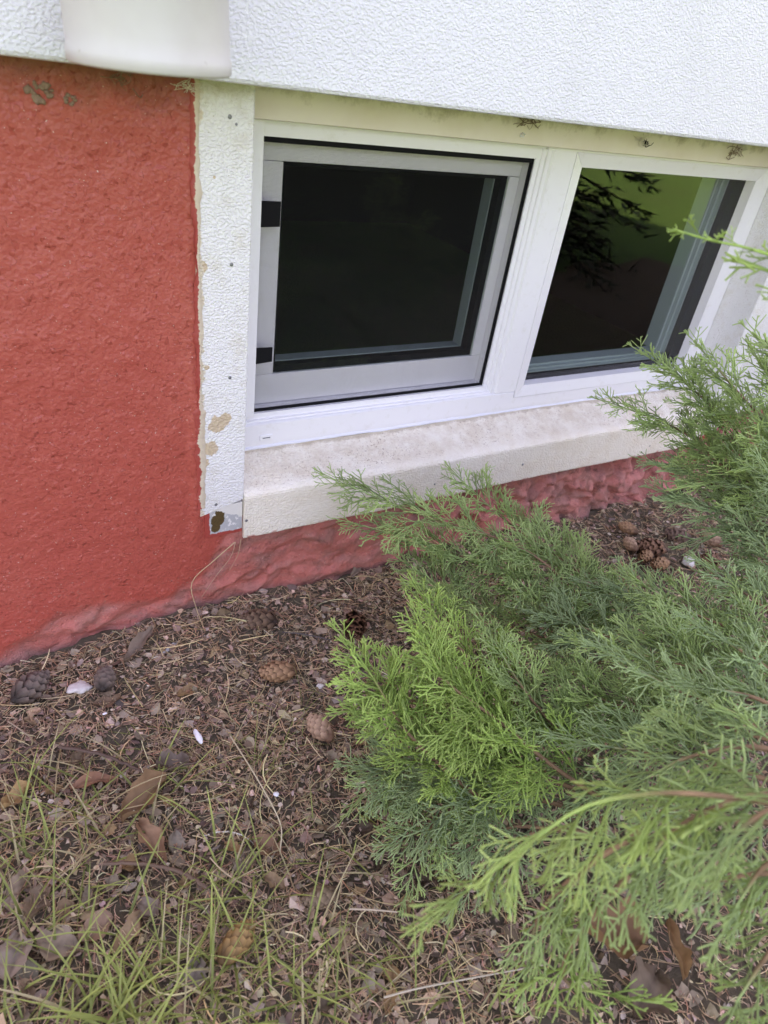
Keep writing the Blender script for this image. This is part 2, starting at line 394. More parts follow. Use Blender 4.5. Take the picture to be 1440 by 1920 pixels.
# ridge of overspilled paint along the trim corner
rid = np.exp(-((X - (.224 + .003 * fbm(Z * 30, Z * 0, 50, 2))) / .006) ** 2) * sstep(.12, .16, Z) * (.4 + .6 * sstep(.45, .22, Z))
pro = pro + .0035 * rid
pro = np.where((X > .24) & (X < 1.32), np.minimum(pro, .0015 + .02 * sstep(.125, .095, Z)), pro)
gl = gh(X, X * 0)
soil = np.clip(sstep(.016, -.004, Z - gl + .012 * fbm(X * 22, Z * 22, 60, 3)), 0, 1) * .75
soil = np.maximum(soil, .45 * rough * sstep(.02, .004, lump * .03))
V = np.stack([X, -pro, Z], -1).reshape(-1, 3)
I = np.arange(X.size).reshape(X.shape)
xc, zc = (X[:-1, :-1] + X[1:, 1:]) / 2, (Z[:-1, :-1] + Z[1:, 1:]) / 2
keep = ~((xc > WX0) & (xc < WX1) & (zc > WZ0))
F = np.stack([I[:-1, :-1], I[:-1, 1:], I[1:, 1:], I[1:, :-1]], -1)[keep]
col = np.stack([rough * (.50 + .5 * sstep(.3, .8, X)), soil, cid], -1).reshape(-1, 3)
me = mesh('foundation_wall', V, [F], True, col)
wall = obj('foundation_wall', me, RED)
tag(wall, 'red painted rough masonry foundation wall under the white siding', 'wall')
bm = bmesh.new()
for b in ((-3, .255, .03, .145, -.06, .70), (1.305, 5, .03, .145, -.06, .70), (.255, 1.305, .03, .145, -.06, .155)): bm_box(bm, *b)
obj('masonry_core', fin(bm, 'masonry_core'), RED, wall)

# ------------------------------------------------------------------ siding (upper house wall)
prof = [(-.052, 3.3), (-.052, .6735), (-.0505, .6705), (-.048, .6695), (-.012, .6695), (-.012, .69), (.30, .705), (.30, 3.3)]
sid = obj('siding_wall', extrude_x('siding_wall', prof, -3.2, 5.2), SIDING)
tag(sid, 'white embossed siding panel overhanging the window and red wall', 'siding')

# ------------------------------------------------------------------ casing round the window
cas = empty('window_casing', 'white weathered window casing with peeling side board and dirty sill', 'window casing', (.26, 0, .13))
# side board: slightly bent bottom
me = extrude_z('side_board', [(.2285, .004), (.2285, -.002), (.2295, -.003), (.2865, -.0032), (.2878, -.002), (.2878, .075), (.262, .075), (.262, .012)], .186, .685)
for v_ in me.vertices:
    if v_.co.z < .3: v_.co.z += (v_.co.x - .262) * .28; 
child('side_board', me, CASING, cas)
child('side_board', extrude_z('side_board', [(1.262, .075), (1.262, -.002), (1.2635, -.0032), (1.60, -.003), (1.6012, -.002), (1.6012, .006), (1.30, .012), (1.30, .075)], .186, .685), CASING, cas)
sp = [(-.0055, .129), (-.0062, .131), (-.0062, .193), (-.0055, .1965), (-.003, .1995), (.002, .2025), (.064, .2262), (.075, .2262), (.075, .165), (.004, .165), (.004, .129)]
me = extrude_x('sill', sp, .2882, 1.2615, 90)
nv = np.empty(len(me.vertices) * 3); me.vertices.foreach_get('co', nv); nv = nv.reshape(-1, 3)
nv[:, 2] += .0012 * np.sin(nv[:, 0] * 9) + .0006 * vnoise(nv[:, 0] * 30, nv[:, 0] * 0, 3); nv[:, 1] -= .0008 * vnoise(nv[:, 0] * 14, nv[:, 2] * 14, 4)
me.vertices.foreach_set('co', nv.ravel())
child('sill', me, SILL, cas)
me = box('corner_patch', .2352, .2868, -.0022, .010, .139, .1875, .0008); child('corner_patch', me, PEELED, cas)['label'] = 'bare grey metal corner with peeled paint and rust hole'
me = box('corner_patch', 1.263, 1.318, -.0024, .010, .133, .1865, .0008); child('corner_patch', me, PEELED, cas)
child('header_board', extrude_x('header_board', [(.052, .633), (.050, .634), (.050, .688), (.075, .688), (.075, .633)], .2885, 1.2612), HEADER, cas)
def screw(px, py, D, r=.0022):
    p = P(px, py, D); bm = bmesh.new(); bmesh.ops.create_uvsphere(bm, u_segments=10, v_segments=6, radius=r)
    for v_ in bm.verts: v_.co.y *= .45
    bmesh.ops.translate(bm, verts=bm.verts[:], vec=Vector(p)); child('screw', fin(bm, 'screw'), SCREW, cas)
for s_ in ((431, 219, .732), (443, 233, .732, .0014), (434, 496, .732), (431, 708, .732), (405, 946, .732), (462, 976, .729), (980, 871, .729), (1218, 836, .729), (815, 908, .729, .0016)): screw(*s_)
# paint / caulk bead along the left edge of the board
zz = np.linspace(.19, .672, 170); K = 7; V = []; C = []
for z in zz:
    w = .0045 + .0030 * float(fbm(np.array(z * 40), np.array(.5), 70, 4)) + (.003 if z < .33 else 0)
    c0 = .2292 + .0016 * float(fbm(np.array(z * 12), np.array(2.5), 74, 2))
    for k in range(K):
        u = k / (K - 1) * 2 - 1
        V.append((c0 + u * w * (1.0 + .25 * float(vnoise(np.array(z * 260), np.array(k * .9), 77))), -.0012 - .0042 * (1 - u * u) ** .7, z)); C.append(((1 - u) / 2 * .95, 0, 0))
I = np.arange(len(zz) * K).reshape(len(zz), K); F = np.stack([I[:-1, :-1], I[1:, :-1], I[1:, 1:], I[:-1, 1:]], -1).reshape(-1, 4)
child('paint_bead', mesh('paint_bead', V, [F], True, np.array(C)), BEAD, cas)

# ------------------------------------------------------------------ window
win = empty('basement_window', 'white vinyl sliding basement window in the red wall', 'window', (.77, .07, .226))
def wbox(name, *a, mat=VINYL, parent=win, bevel=.0012): return child(name, box(name, *a, bevel), mat, parent)
ZB, ZT = .2265, .640
# outer frame
fr_ = child('frame', extrude_x('frame', [(.0655, .2265), (.0655, .2335), (.0635, .2345), (.0635, .2625), (.066, .2640), (.0695, .2645), (.0695, .2668), (.0745, .2672), (.0745, .2752), (.110, .2756), (.150, .2756), (.150, .2265)], .3005, .7895), VINYL, win)
child('frame', extrude_x('frame', [(.0655, .2265), (.0655, .2335), (.0635, .2345), (.0635, .2525), (.0650, .2535), (.150, .2535), (.150, .2265)], .7896, 1.2605), VINYL, win)
wbox('frame_stile', .3005, .3255, .064, .150, .2757, .6400)
wbox('frame_stile', 1.2420, 1.2608, .064, .150, .2540, .6400)
child('frame_head', extrude_x('frame_head', [(.064, .6315), (.064, .6400), (.150, .6400), (.150, .6150), (.0745, .6150), (.0745, .6288), (.0685, .6292), (.0685, .6315)], .3256, .7360), VINYL, win)
child('frame_head', extrude_x('frame_head', [(.0635, .6290), (.0635, .6398), (.150, .6398), (.150, .6290)], .7362, 1.2418), VINYL, win)
# caulk line under the frame
zz = np.linspace(.301, 1.26, 120)
pts = np.stack([zz, np.full_like(zz, .0655), .2268 + .0008 * vnoise(zz * 40, zz * 0, 2)], -1)[None]
V, F = tubes(pts, np.full((1, 120), .0026) + .0006 * vnoise(zz * 60, zz * 0, 5)[None], 6); child('caulk_line', mesh('caulk_line', V, [F]), CAULK, win)
# meeting stile with stepped left side
child('mullion', extrude_z('mullion', [(.7285, .150), (.7285, .0765), (.7350, .0755), (.7355, .0725), (.7410, .0715), (.7415, .0685), (.7470, .0675), (.7490, .0640), (.7900, .0635), (.7900, .150)], .2650, .6289), VINYL, win)
# fixed glazing bead, mitred
def bead(name, x0, x1, z0, z1, w, y0, y1, parent, mat=VINYL):
    def seg(a, b, c, d):
        bm = bmesh.new(); vs_ = []
        for y in (y0, y1):
            for q in (a, b, c, d): vs_.append(bm.verts.new((q[0], y + (.0035 if (q in (c, d) and y == y0) else 0), q[1])))
        for f_ in ((0, 1, 2, 3), (7, 6, 5, 4), (0, 4, 5, 1), (1, 5, 6, 2), (2, 6, 7, 3), (3, 7, 4, 0)): bm.faces.new([vs_[i] for i in f_])
        bmesh.ops.recalc_face_normals(bm, faces=bm.faces[:]); me = bpy.data.meshes.new(name); bm.to_mesh(me); bm.free(); child(name, me, mat, parent)
    e = .0003
    seg((x0 + e, z1), (x1 - e, z1), (x1 - w - e, z1 - w), (x0 + w + e, z1 - w)); seg((x0 + e, z0), (x1 - e, z0), (x1 - w - e, z0 + w), (x0 + w + e, z0 + w))
    seg((x0, z0 + e), (x0, z1 - e), (x0 + w, z1 - w - e), (x0 + w, z0 + w + e)); seg((x1, z0 + e), (x1, z1 - e), (x1 - w, z1 - w - e), (x1 - w, z0 + w + e))
bead('glazing_bead', .7903, 1.2417, .2540, .6288, .0188, .0625, .0840, win)
GX0, GX1, GZ0, GZ1 = .8091, 1.2229, .2728, .6100
gp = child('glass_pane', box('glass_pane', GX0 - .008, GX1 + .008, .0845, .0885, GZ0 - .008, GZ1 + .008, 0), GLASS, win)
# black spacer round the unit
for a in ((GX0 - .008, GX1 + .008, .089, .102, GZ0 - .008, GZ0 + .0035), (GX0 - .008, GX1 + .008, .089, .102, GZ1 - .004, GZ1 + .008), (GX0 - .008, GX0 + .003, .089, .102, GZ0 + .004, GZ1 - .0045), (GX1 - .020, GX1 + .008, .089, .102, GZ0 + .004, GZ1 - .0045)): wbox('spacer', *a, mat=BLACK, bevel=0)
# inner rails seen through the pane
child('inner_rail', extrude_x('inner_rail', [(.1025, .262), (.1025, .2785), (.108, .279), (.108, .2825), (.115, .283), (.115, .2865), (.140, .287), (.140, .262)], .7905, 1.2410), INNER, win)
child('inner_stile', extrude_z('inner_stile', [(1.2412, .103), (1.2010, .103), (1.2005, .110), (1.1965, .1105), (1.1960, .118), (1.1930, .1185), (1.1930, .150), (1.2412, .150)], .2872, .612), INNER, win)
wbox('inner_stile', .7905, .8085, .104, .150, .2872, .612, mat=INNER)
# sliding sash behind the screen
SX0, SX1, SZ0, SZ1 = .3655, .7100, .3195, .5872
for a in ((.3262, .7280, .100, .140, .2762, SZ0), (.3262, .7280, .100, .140, SZ1, .6148), (.3262, SX0, .100, .140, SZ0 + .0005, SZ1 - .0005), (SX1, .7280, .100, .140, SZ0 + .0005, SZ1 - .0005)): wbox('sash_rail', *a)
child('glass_pane', box('glass_pane', SX0 + .0001, SX1 - .0001, .1012, .1042, SZ0 + .0001, SZ1 - .0001, 0), GLASS, win)
for a in ((SX0 + .0002, SX1 - .0002, .1045, .118, SZ0 + .0002, SZ0 + .010), (SX1 - .011, SX1 - .0002, .1045, .118, SZ0 + .0105, SZ1 - .0002), (SX0 + .0002, SX0 + .004, .1045, .118, SZ0 + .0105, SZ1 - .0002), (SX0 + .0045, SX1 - .0115, .1045, .118, SZ1 - .005, SZ1 - .0002)): wbox('spacer', *a, mat=BLACK, bevel=0)
wbox('inner_rail', SX0 + .0002, SX1 - .0126, .1185, .140, SZ0 + .0002, SZ0 + .0112, mat=INNER); wbox('inner_stile', SX1 - .0122, SX1 - .0002, .1185, .140, SZ0 + .0002, SZ1 - .0002, mat=INNER)
# weep slot cover
wc = wbox('weep_cover', .3345, .3535, .0618, .0636, .2385, .2465, bevel=.0008); wbox('slot', .3385, .3495, .0612, .0619, .2420, .2432, mat=SCREW, bevel=0)
# insect screen
QX0, QX1, QZ0, QZ1, QY = .3262, .7282, .2758, .6150, .081
scr = empty('insect_screen', 'frameless dark insect screen with two black pull tabs over the left pane', 'window screen', (.527, QY, QZ0))
def sbox(name, *a, mat=BLACK, bevel=.0005): return child(name, box(name, *a, bevel), mat, scr)
sbox('screen_edge', QX0, QX0 + .0042, QY - .003, QY + .003, QZ0, QZ1); sbox('screen_edge', QX1 - .0028, QX1 - .0004, QY - .003, QY + .003, QZ0, QZ1)
sbox('screen_edge', QX0 + .0044, QX1 - .003, QY - .003, QY + .003, QZ1 - .0062, QZ1); sbox('screen_edge', QX0 + .0044, QX1 - .003, QY - .003, QY + .003, QZ0 + .0002, QZ0 + .0024)
pitch, wr = .00130, .00009
xx = np.arange(QX0 + .004, QX1 - .002, pitch); zz = np.arange(QZ0 + .002, QZ1 - .005, pitch)
def bow(x, z): return .0012 * np.sin((x - QX0) / (QX1 - QX0) * math.pi) * np.sin((z - QZ0) / (QZ1 - QZ0) * math.pi)
Kw = 5; u = np.linspace(0, 1, Kw)
a = np.zeros((len(xx), Kw, 3)); a[..., 0] = xx[:, None]; a[..., 2] = (QZ0 + .002) + u * (QZ1 - QZ0 - .007); a[..., 1] = QY + bow(a[..., 0], a[..., 2])
b = np.zeros((len(zz), Kw, 3)); b[..., 2] = zz[:, None]; b[..., 0] = (QX0 + .004) + u * (QX1 - QX0 - .006); b[..., 1] = QY + bow(b[..., 0], b[..., 2])
V1, F1 = tubes(a, np.full(a.shape[:2], wr), 4); V2, F2 = tubes(b, np.full(b.shape[:2], wr), 4)
o = child('wire_mesh', mesh('wire_mesh', np.vstack([V1, V2]), [F1, F2 + len(V1)]), WIRE, scr); o['kind'] = 'stuff'
def tab(z0, z1, x1, skew):
    bm = bmesh.new(); bm_box(bm, QX0 + .0005, x1, QY - .0052, QY - .0034, z0, z1)
    for v_ in bm.verts:
        if v_.co.x > QX0 + .01: v_.co.z += skew * (1 if v_.co.z < (z0 + z1) / 2 else .1); v_.co.y -= .002
    child('pull_tab', fin(bm, 'pull_tab', .0004), BLACK, scr)
tab(.5185, .5480, .3535, .0015); tab(.3465, .3690, .3520, .003)
# dark room behind
bm = bmesh.new(); x0, x1, y0, y1, z0, z1 = -.6, 2.2, .151, 2.6, -1.2, 1.1
q = [bm.verts.new(v_) for v_ in ((x0, y0, z0), (x1, y0, z0), (x1, y1, z0), (x0, y1, z0), (x0, y0, z1), (x1, y0, z1), (x1, y1, z1), (x0, y1, z1))]
for f_ in ((0, 1, 2, 3), (4, 7, 6, 5), (1, 5, 6, 2), (2, 6, 7, 3), (3, 7, 4, 0)): bm.faces.new([q[i] for i in f_])
# front wall of the room with the window hole
hx0, hx1, hz0, hz1 = .3015, 1.2602, .2275, .639
h = [bm.verts.new(v_) for v_ in ((hx0, y0, hz0), (hx1, y0, hz0), (hx1, y0, hz1), (hx0, y0, hz1))]
for i, (a_, b_) in enumerate(((0, 1), (1, 5), (5, 4), (4, 0))): bm.faces.new([q[a_], q[b_], h[(i + 1) % 4], h[i]])
room = obj('basement_room', fin(bm, 'basement_room'), ROOM); tag(room, kind='structure')

# ------------------------------------------------------------------ downpipe
cx, cy, rp = .1585, -.125, .0572
dp = empty('downpipe', 'cream white round plastic downpipe ending above the red wall', 'downpipe', (cx, cy, .6775))
def lathe(name, prof, seg=72):
    n = len(prof); V = [(r * math.cos(t), r * math.sin(t), z) for t in np.linspace(0, 2 * math.pi, seg, endpoint=False) for r, z in prof]
    q = [[i * n + j, ((i + 1) % seg) * n + j, ((i + 1) % seg) * n + (j + 1) % n, i * n + (j + 1) % n] for i in range(seg) for j in range(n)]
    return mesh(name, V, [np.array(q)], True)
o = obj('socket', lathe('socket', [(rp - .0035, .0008), (rp - .0012, 0), (rp + .0006, .0015), (rp + .0008, .009), (rp - .0002, .0115), (rp - .0002, .020), (rp - .0006, .060), (rp + .0010, .062), (rp + .0010, .068), (rp - .0006, .070), (rp - .0008, .085), (rp - .0012, .092), (rp - .0022, .094), (rp - .0036, .0945), (rp - .0036, .02)]), PIPE, dp)
o2 = obj('pipe', lathe('pipe', [(rp - .0037, .06), (rp - .0037, 2.5), (rp - .0072, 2.5), (rp - .0072, .06)]), PIPE, dp)
obj('bracket', box('bracket', -.012, .012, rp - .005, rp + .0345, .80, .83, .001), PIPE, dp)
dp.rotation_euler = (rad(-.3), rad(-2.0), 0)

# ------------------------------------------------------------------ litter on the ground
def in_view_xy(n, y0=-.80, y1=-.004, x0=-.28, x1=1.45):
    out = np.empty((0, 2))
    while len(out) < n:
        p = np.stack([rng.uniform(x0, x1, n), rng.uniform(y0, y1, n)], -1)
        d = (np.stack([p[:, 0], p[:, 1], np.zeros(n)], -1) - CAM) @ RM
        px = d[:, 0] / d[:, 2] * FPX + 720; py = d[:, 1] / d[:, 2] * FPX + 960
        k = (d[:, 2] > 0) & (px > -140) & (px < 1600) & (py < 2080)
        k &= rng.random(n) < np.where(px > 1000, .55, 1.0)
        out = np.vstack([out, p[k]])
    return out[:n]
def pal(cols, w, n, jit=.25):
    c = np.array([1.24, 1.23, 1.06]) * np.array(cols)[rng.choice(len(cols), n, p=np.array(w) / sum(w))]
    return np.clip(c * (1 + jit * rng.normal(size=(n, 1))) * (1 + .06 * rng.normal(size=(n, 3))), .004, .9)
# needles
N = 30000; xy = in_view_xy(N); K = 4
L = rng.uniform(.007, .020, N); th = rng.uniform(0, 2 * math.pi, N); tilt = rng.normal(0, .22, N); bend = rng.normal(0, .35, N)
s = np.linspace(-.5, .5, K)[None] * L[:, None]
ang = th[:, None] + bend[:, None] * np.linspace(-.5, .5, K)[None]
pts = np.stack([xy[:, :1] + s * np.cos(ang), xy[:, 1:] + s * np.sin(ang), gh(xy[:, 0], xy[:, 1])[:, None] + .0035 + np.abs(rng.normal(0, .003, N))[:, None] + s * np.tan(tilt)[:, None]], -1)
pts[..., 1] = np.minimum(pts[..., 1], -.002)
R0 = rng.uniform(.00035, .00062, N)[:, None] * np.array([.8, 1, 1, .35])
V, F = tubes(pts, R0, 3)
c = pal([(.40, .27, .19), (.50, .36, .25), (.28, .18, .135), (.60, .48, .34), (.46, .26, .18)], [4, 3, 3, 1.6, 2], N)
tag(obj('needle_litter', mesh('needle_litter', V, [F], True, np.repeat(c, K * 3, 0)), NEEDLE), 'dry brown conifer needles strewn over the soil', 'needles', kind='stuff')
# longer dry straws
N = 700; xy = in_view_xy(N); K = 6
L = rng.uniform(.025, .075, N); th = rng.uniform(0, 2 * math.pi, N); bend = rng.normal(0, .7, N)
s = np.linspace(-.5, .5, K)[None] * L[:, None]; ang = th[:, None] + bend[:, None] * np.linspace(-.5, .5, K)[None]
pts = np.stack([xy[:, :1] + s * np.cos(ang), xy[:, 1:] + s * np.sin(ang), gh(xy[:, 0], xy[:, 1])[:, None] + .006 + np.abs(rng.normal(0, .004, N))[:, None] + s * rng.normal(0, .12, N)[:, None]], -1)
pts[..., 1] = np.minimum(pts[..., 1], -.003)
V, F = tubes(pts, rng.uniform(.0004, .0009, N)[:, None] * np.array([1, 1, 1, .9, .8, .4]), 3)
c = pal([(.55, .44, .28), (.42, .31, .20), (.64, .55, .38), (.30, .21, .15)], [3, 3, 1.2, 2], N)
tag(obj('straw_litter', mesh('straw_litter', V, [F], True, np.repeat(c, K * 3, 0)), NEEDLE), 'dry tan grass straws lying across the litter', 'straw', kind='stuff')
# leaf crumbs
def crumbs(name, N, r0, r1, cols, w, lab, seedy=0):
    xy = in_view_xy(N); K = 7
    r = rng.uniform(r0, r1, N) * rng.uniform(.6, 1, N); an = np.linspace(0, 2 * math.pi, K, endpoint=False)[None] + rng.uniform(0, 6.28, N)[:, None]
    rr = r[:, None] * rng.uniform(.45, 1.15, (N, K)); el = rng.uniform(.4, 1, N)[:, None]
    lx, ly = rr * np.cos(an), rr * np.sin(an) * el
    cur = rng.normal(0, 28, N)[:, None] / (r[:, None] / .006)
    lz = cur * lx ** 2 + rng.normal(0, .10, (N, K)) * r[:, None]
    P3 = np.concatenate([np.zeros((N, 1, 3)), np.stack([lx, ly, lz], -1)], 1)
    yaw, t1 = rng.uniform(0, 6.28, N), rng.normal(0, .42, N)
    cz, sz, ct, st_ = np.cos(yaw)[:, None], np.sin(yaw)[:, None], np.cos(t1)[:, None], np.sin(t1)[:, None]
    x1, y1, z1 = P3[..., 0], P3[..., 1] * ct - P3[..., 2] * st_, P3[..., 1] * st_ + P3[..., 2] * ct
    X, Y = x1 * cz - y1 * sz + xy[:, :1], x1 * sz + y1 * cz + xy[:, 1:]
    Z = z1 + gh(xy[:, 0], xy[:, 1])[:, None] + .003 + np.abs(t1)[:, None] * r[:, None] * .5 + rng.uniform(0, .003, N)[:, None]
    Y = np.minimum(Y, -.002)
    base = (np.arange(N) * (K + 1))[:, None]; j = np.arange(K)
    F = np.stack([np.broadcast_to(base, (N, K)), base + 1 + j, base + 1 + (j + 1) % K], -1).reshape(-1, 3)
    c = pal(cols, w, N, .3)
    return tag(obj(name, mesh(name, np.stack([X, Y, Z], -1).reshape(-1, 3), [F], False, np.repeat(c, K + 1, 0)), LITTER), lab, 'leaf litter', kind='stuff')
crumbs('leaf_crumbs', 13000, .0018, .0065, [(.30, .215, .18), (.40, .30, .25), (.20, .14, .115), (.48, .34, .26), (.46, .37, .33)], [3, 3, 3, 1, 1.5], 'brown and grey crumbled leaf bits covering the bed')
crumbs('leaf_fragments', 1800, .006, .0125, [(.27, .20, .165), (.36, .285, .245), (.38, .265, .20), (.20, .145, .12)], [3, 1.5, 1, 3], 'torn grey brown leaf fragments scattered over the bed')

# dead leaves that can be told apart
def leaf_mesh(L, Wd, curl, seed, lobes=0.0, col=(.2, .15, .12), fold=.2):
    r = np.random.default_rng(seed); nu, nv_ = 13, 7
    u = np.linspace(0, 1, nu); v = np.linspace(-1, 1, nv_)
    U, Vv = np.meshgrid(u, v, indexing='ij')
    w = Wd * np.sin(np.clip(U, .02, .985) * math.pi) ** .75 * (1 + lobes * np.sin(U * 21 + r.uniform(0, 6)) + .30 * vnoise(U * 8, np.sign(Vv) * 3, seed) + .15 * vnoise(U * 19, np.sign(Vv) * 3, seed + 1))
    x = (U - .5) * L + .10 * L * vnoise(U * 2, Vv * 0, seed + 3) * .3; y = Vv * w * .5
    z = fold * np.abs(y) + curl * Wd * (Vv ** 2) * (.4 + .6 * np.sin(U * 5 + r.uniform(0, 6)) ** 2) + L * .10 * np.sin(U * r.uniform(2, 5) + r.uniform(0, 6)) + .16 * Wd * fbm(U * 5, Vv * 2.5, seed + 5, 3)
    V = np.stack([x, y, z - z.min()], -1).reshape(-1, 3)
    I = np.arange(nu * nv_).reshape(nu, nv_); F = np.stack([I[:-1, :-1], I[1:, :-1], I[1:, 1:], I[:-1, 1:]], -1).reshape(-1, 4)
    vein = 1 - .28 * np.exp(-(Vv / .12) ** 2) + .12 * fbm(U * 8, Vv * 5, seed + 7, 3)
    c = np.clip(np.array(col)[None] * np.array([1.5, 1.36, 1.02]) * vein.reshape(-1, 1), .01, .9)
    return mesh('dead_leaf', V, [F], True, c)
def leaf(px, py, L, Wd, ang, col, label, group=None, curl=.35, tilt=(0, 0), lobes=0.0, seed=0, dz=.003, fold=.2):
    p = PG(px, py, .003); me = leaf_mesh(L * .95, Wd * .95, curl, seed + 100, lobes, col, fold)
    o = obj('dead_leaf', me, DEAD); o.location = (p[0], p[1], float(gh(p[0], p[1])) + dz); o.rotation_euler = (rad(tilt[0]), rad(tilt[1]), rad(ang))
    return tag(o, label, 'dead leaf', group)
GB, TN, PKB = (.17, .14, .135), (.27, .19, .13), (.22, .14, .11)
leaf(262, 1228, .062, .020, 38, GB, 'long grey curled leaf lying along the foot of the red wall', seed=1, curl=.5)
leaf(325, 1432, .038, .026, -20, (.17, .145, .15), 'folded slate grey leaf below the white sliver', seed=2, curl=.6)
leaf(270, 1505, .064, .030, 25, (.21, .14, .10), 'largest curled reddish brown leaf among the grass at left', seed=3, curl=.7, lobes=.1)
leaf(285, 1580, .058, .022, -75, (.25, .16, .125), 'long ribbed brown leaf strip pointing down towards the twig', seed=4, curl=.5)
leaf(458, 1620, .034, .026, 60, (.20, .17, .165), 'ragged grey leaf right of the forked twig', seed=5, lobes=.2)
leaf(500, 1590, .036, .022, -50, PKB, 'pinkish brown leaf beside the long straw end', seed=6)
leaf(325, 1583, .028, .018, 80, (.22, .20, .20), 'small pale grey leaf touching the ribbed leaf strip', seed=7, tilt=(20, 0))
leaf(355, 1297, .034, .017, 15, TN, 'tan leaf lying below the white stone level with the closed cone', seed=8, lobes=.15)
leaf(295, 1290, .028, .016, 60, (.17, .13, .11), 'dark brown leaf standing left of the tan leaf', seed=9, tilt=(25, 0))
leaf(200, 1315, .034, .016, -10, (.16, .11, .09), 'dark brown leaf lying below the dark open cone', seed=10)
leaf(30, 1495, .036, .018, 25, (.36, .26, .16), 'pale tan curled leaf at the left edge', seed=11, curl=.8)
leaf(175, 1460, .050, .016, 0, (.25, .14, .11), 'flat reddish brown leaf left of the slate grey leaf', seed=12)
leaf(180, 1735, .034, .026, 20, (.30, .22, .20), 'pinkish leaf in the lower left litter', seed=13)
leaf(240, 1745, .040, .018, 40, (.30, .23, .18), 'pale brown leaf right of the pinkish leaf', seed=14, curl=.6)
leaf(275, 1700, .030, .022, -60, (.20, .175, .18), 'grey leaf below the forked twig', seed=15)
leaf(40, 1655, .032, .022, 10, (.20, .165, .15), 'grey brown leaf high at the lower left edge', seed=16, lobes=.2)
leaf(70, 1690, .036, .024, 60, (.19, .15, .13), 'crumpled leaf at lower left beside the dark hollow', seed=17, lobes=.2)
leaf(25, 1790, .046, .034, 75, (.27, .24, .25), 'broad pale grey leaf at the lower left corner', seed=18)
leaf(110, 1770, .040, .028, -30, (.25, .21, .20), 'broad grey leaf right of the corner leaf', seed=19)
leaf(362, 1830, .034, .026, 50, (.20, .18, .19), 'grey leaf half hidden by grass at the bottom', seed=20)
leaf(470, 1230, .022, .014, 90, (.22, .16, .12), 'small brown leaf standing beside the hanging straw foot', seed=21, tilt=(30, 0))
leaf(1130, 1790, .075, .048, -30, (.21, .13, .09), 'large brown dead leaf under the foreground juniper branch', seed=22, curl=.7, dz=.03)
leaf(1250, 1800, .060, .016, 55, (.28, .19, .13), 'narrow rolled tan leaf edge under the foreground juniper', seed=23, curl=1.0, dz=.03)
leaf(1210, 1865, .055, .040, 20, (.12, .095, .085), 'dark leaf behind the large brown leaf under the juniper', seed=24, dz=.005)
leaf(1000, 1805, .032, .02, 20, (.22, .18, .17), 'grey leaf below the tip of the foreground branch', seed=25)
leaf(665, 1075, .034, .015, 35, (.20, .165, .16), 'grey leaf against the wall foot left of the juniper', seed=26, tilt=(20, 0))
leaf(415, 1165, .026, .018, 10, (.17, .13, .10), 'brown leaf leaning on the wall foot at the hanging straw', seed=27, tilt=(35, 0))
r2 = random.Random(5)
MARKS = [('the tan closed cone', 526, 1259), ('the pale pinkish cone', 603, 1368), ('the white paint sliver', 371, 1381), ('the slate grey folded leaf', 325, 1432), ('the largest reddish brown leaf', 270, 1505), ('the ridged twig', 300, 1625),
         ('the arching pale straw', 505, 1500), ('the tiny white paint crumb', 518, 1489), ('the half sunk tan cone', 606, 1682), ('the yellowish cone in the grass', 440, 1772), ('the straight pale straw', 700, 1706), ('the dry seed head', 605, 1830),
         ('the broad pale corner leaf', 25, 1790), ('the pinkish lower left leaf', 180, 1735), ('the pale tan leaf at the left edge', 30, 1495), ('the foreground juniper tip', 760, 1750), ('the dark twig at left', 190, 1418), ('the ragged grey leaf', 458, 1620)]
TONES = [('dark brown', (.15, .11, .09)), ('pale brown', (.24, .18, .14)), ('blackish', (.09, .07, .06)), ('tan', (.28, .20, .13)), ('greyish', (.20, .17, .155))]
seen = set(); made = 0
while made < 44:
    px, py = r2.uniform(0, 860), r2.uniform(1330, 1915)
    nm, mx, my = min(MARKS, key=lambda q: (q[1] - px) ** 2 + (q[2] - py) ** 2); dx, dy = px - mx, py - my
    if math.hypot(dx, dy) < 28: continue
    side = ('right of' if dx > 0 else 'left of') if abs(dx) > abs(dy) else ('below' if dy > 0 else 'above')
    tone, colr = r2.choice(TONES); lab = f'small {tone} crumpled leaf {side} {nm}'
    if lab in seen: continue
    seen.add(lab); made += 1
    leaf(px, py, r2.uniform(.014, .027), r2.uniform(.009, .016), r2.uniform(0, 360), colr, lab, 'small dead leaves in the litter', seed=40 + made, curl=r2.uniform(.1, .7), lobes=r2.choice([0, .1, .2]), tilt=(r2.uniform(-22, 22), r2.uniform(-15, 15)), dz=.005)

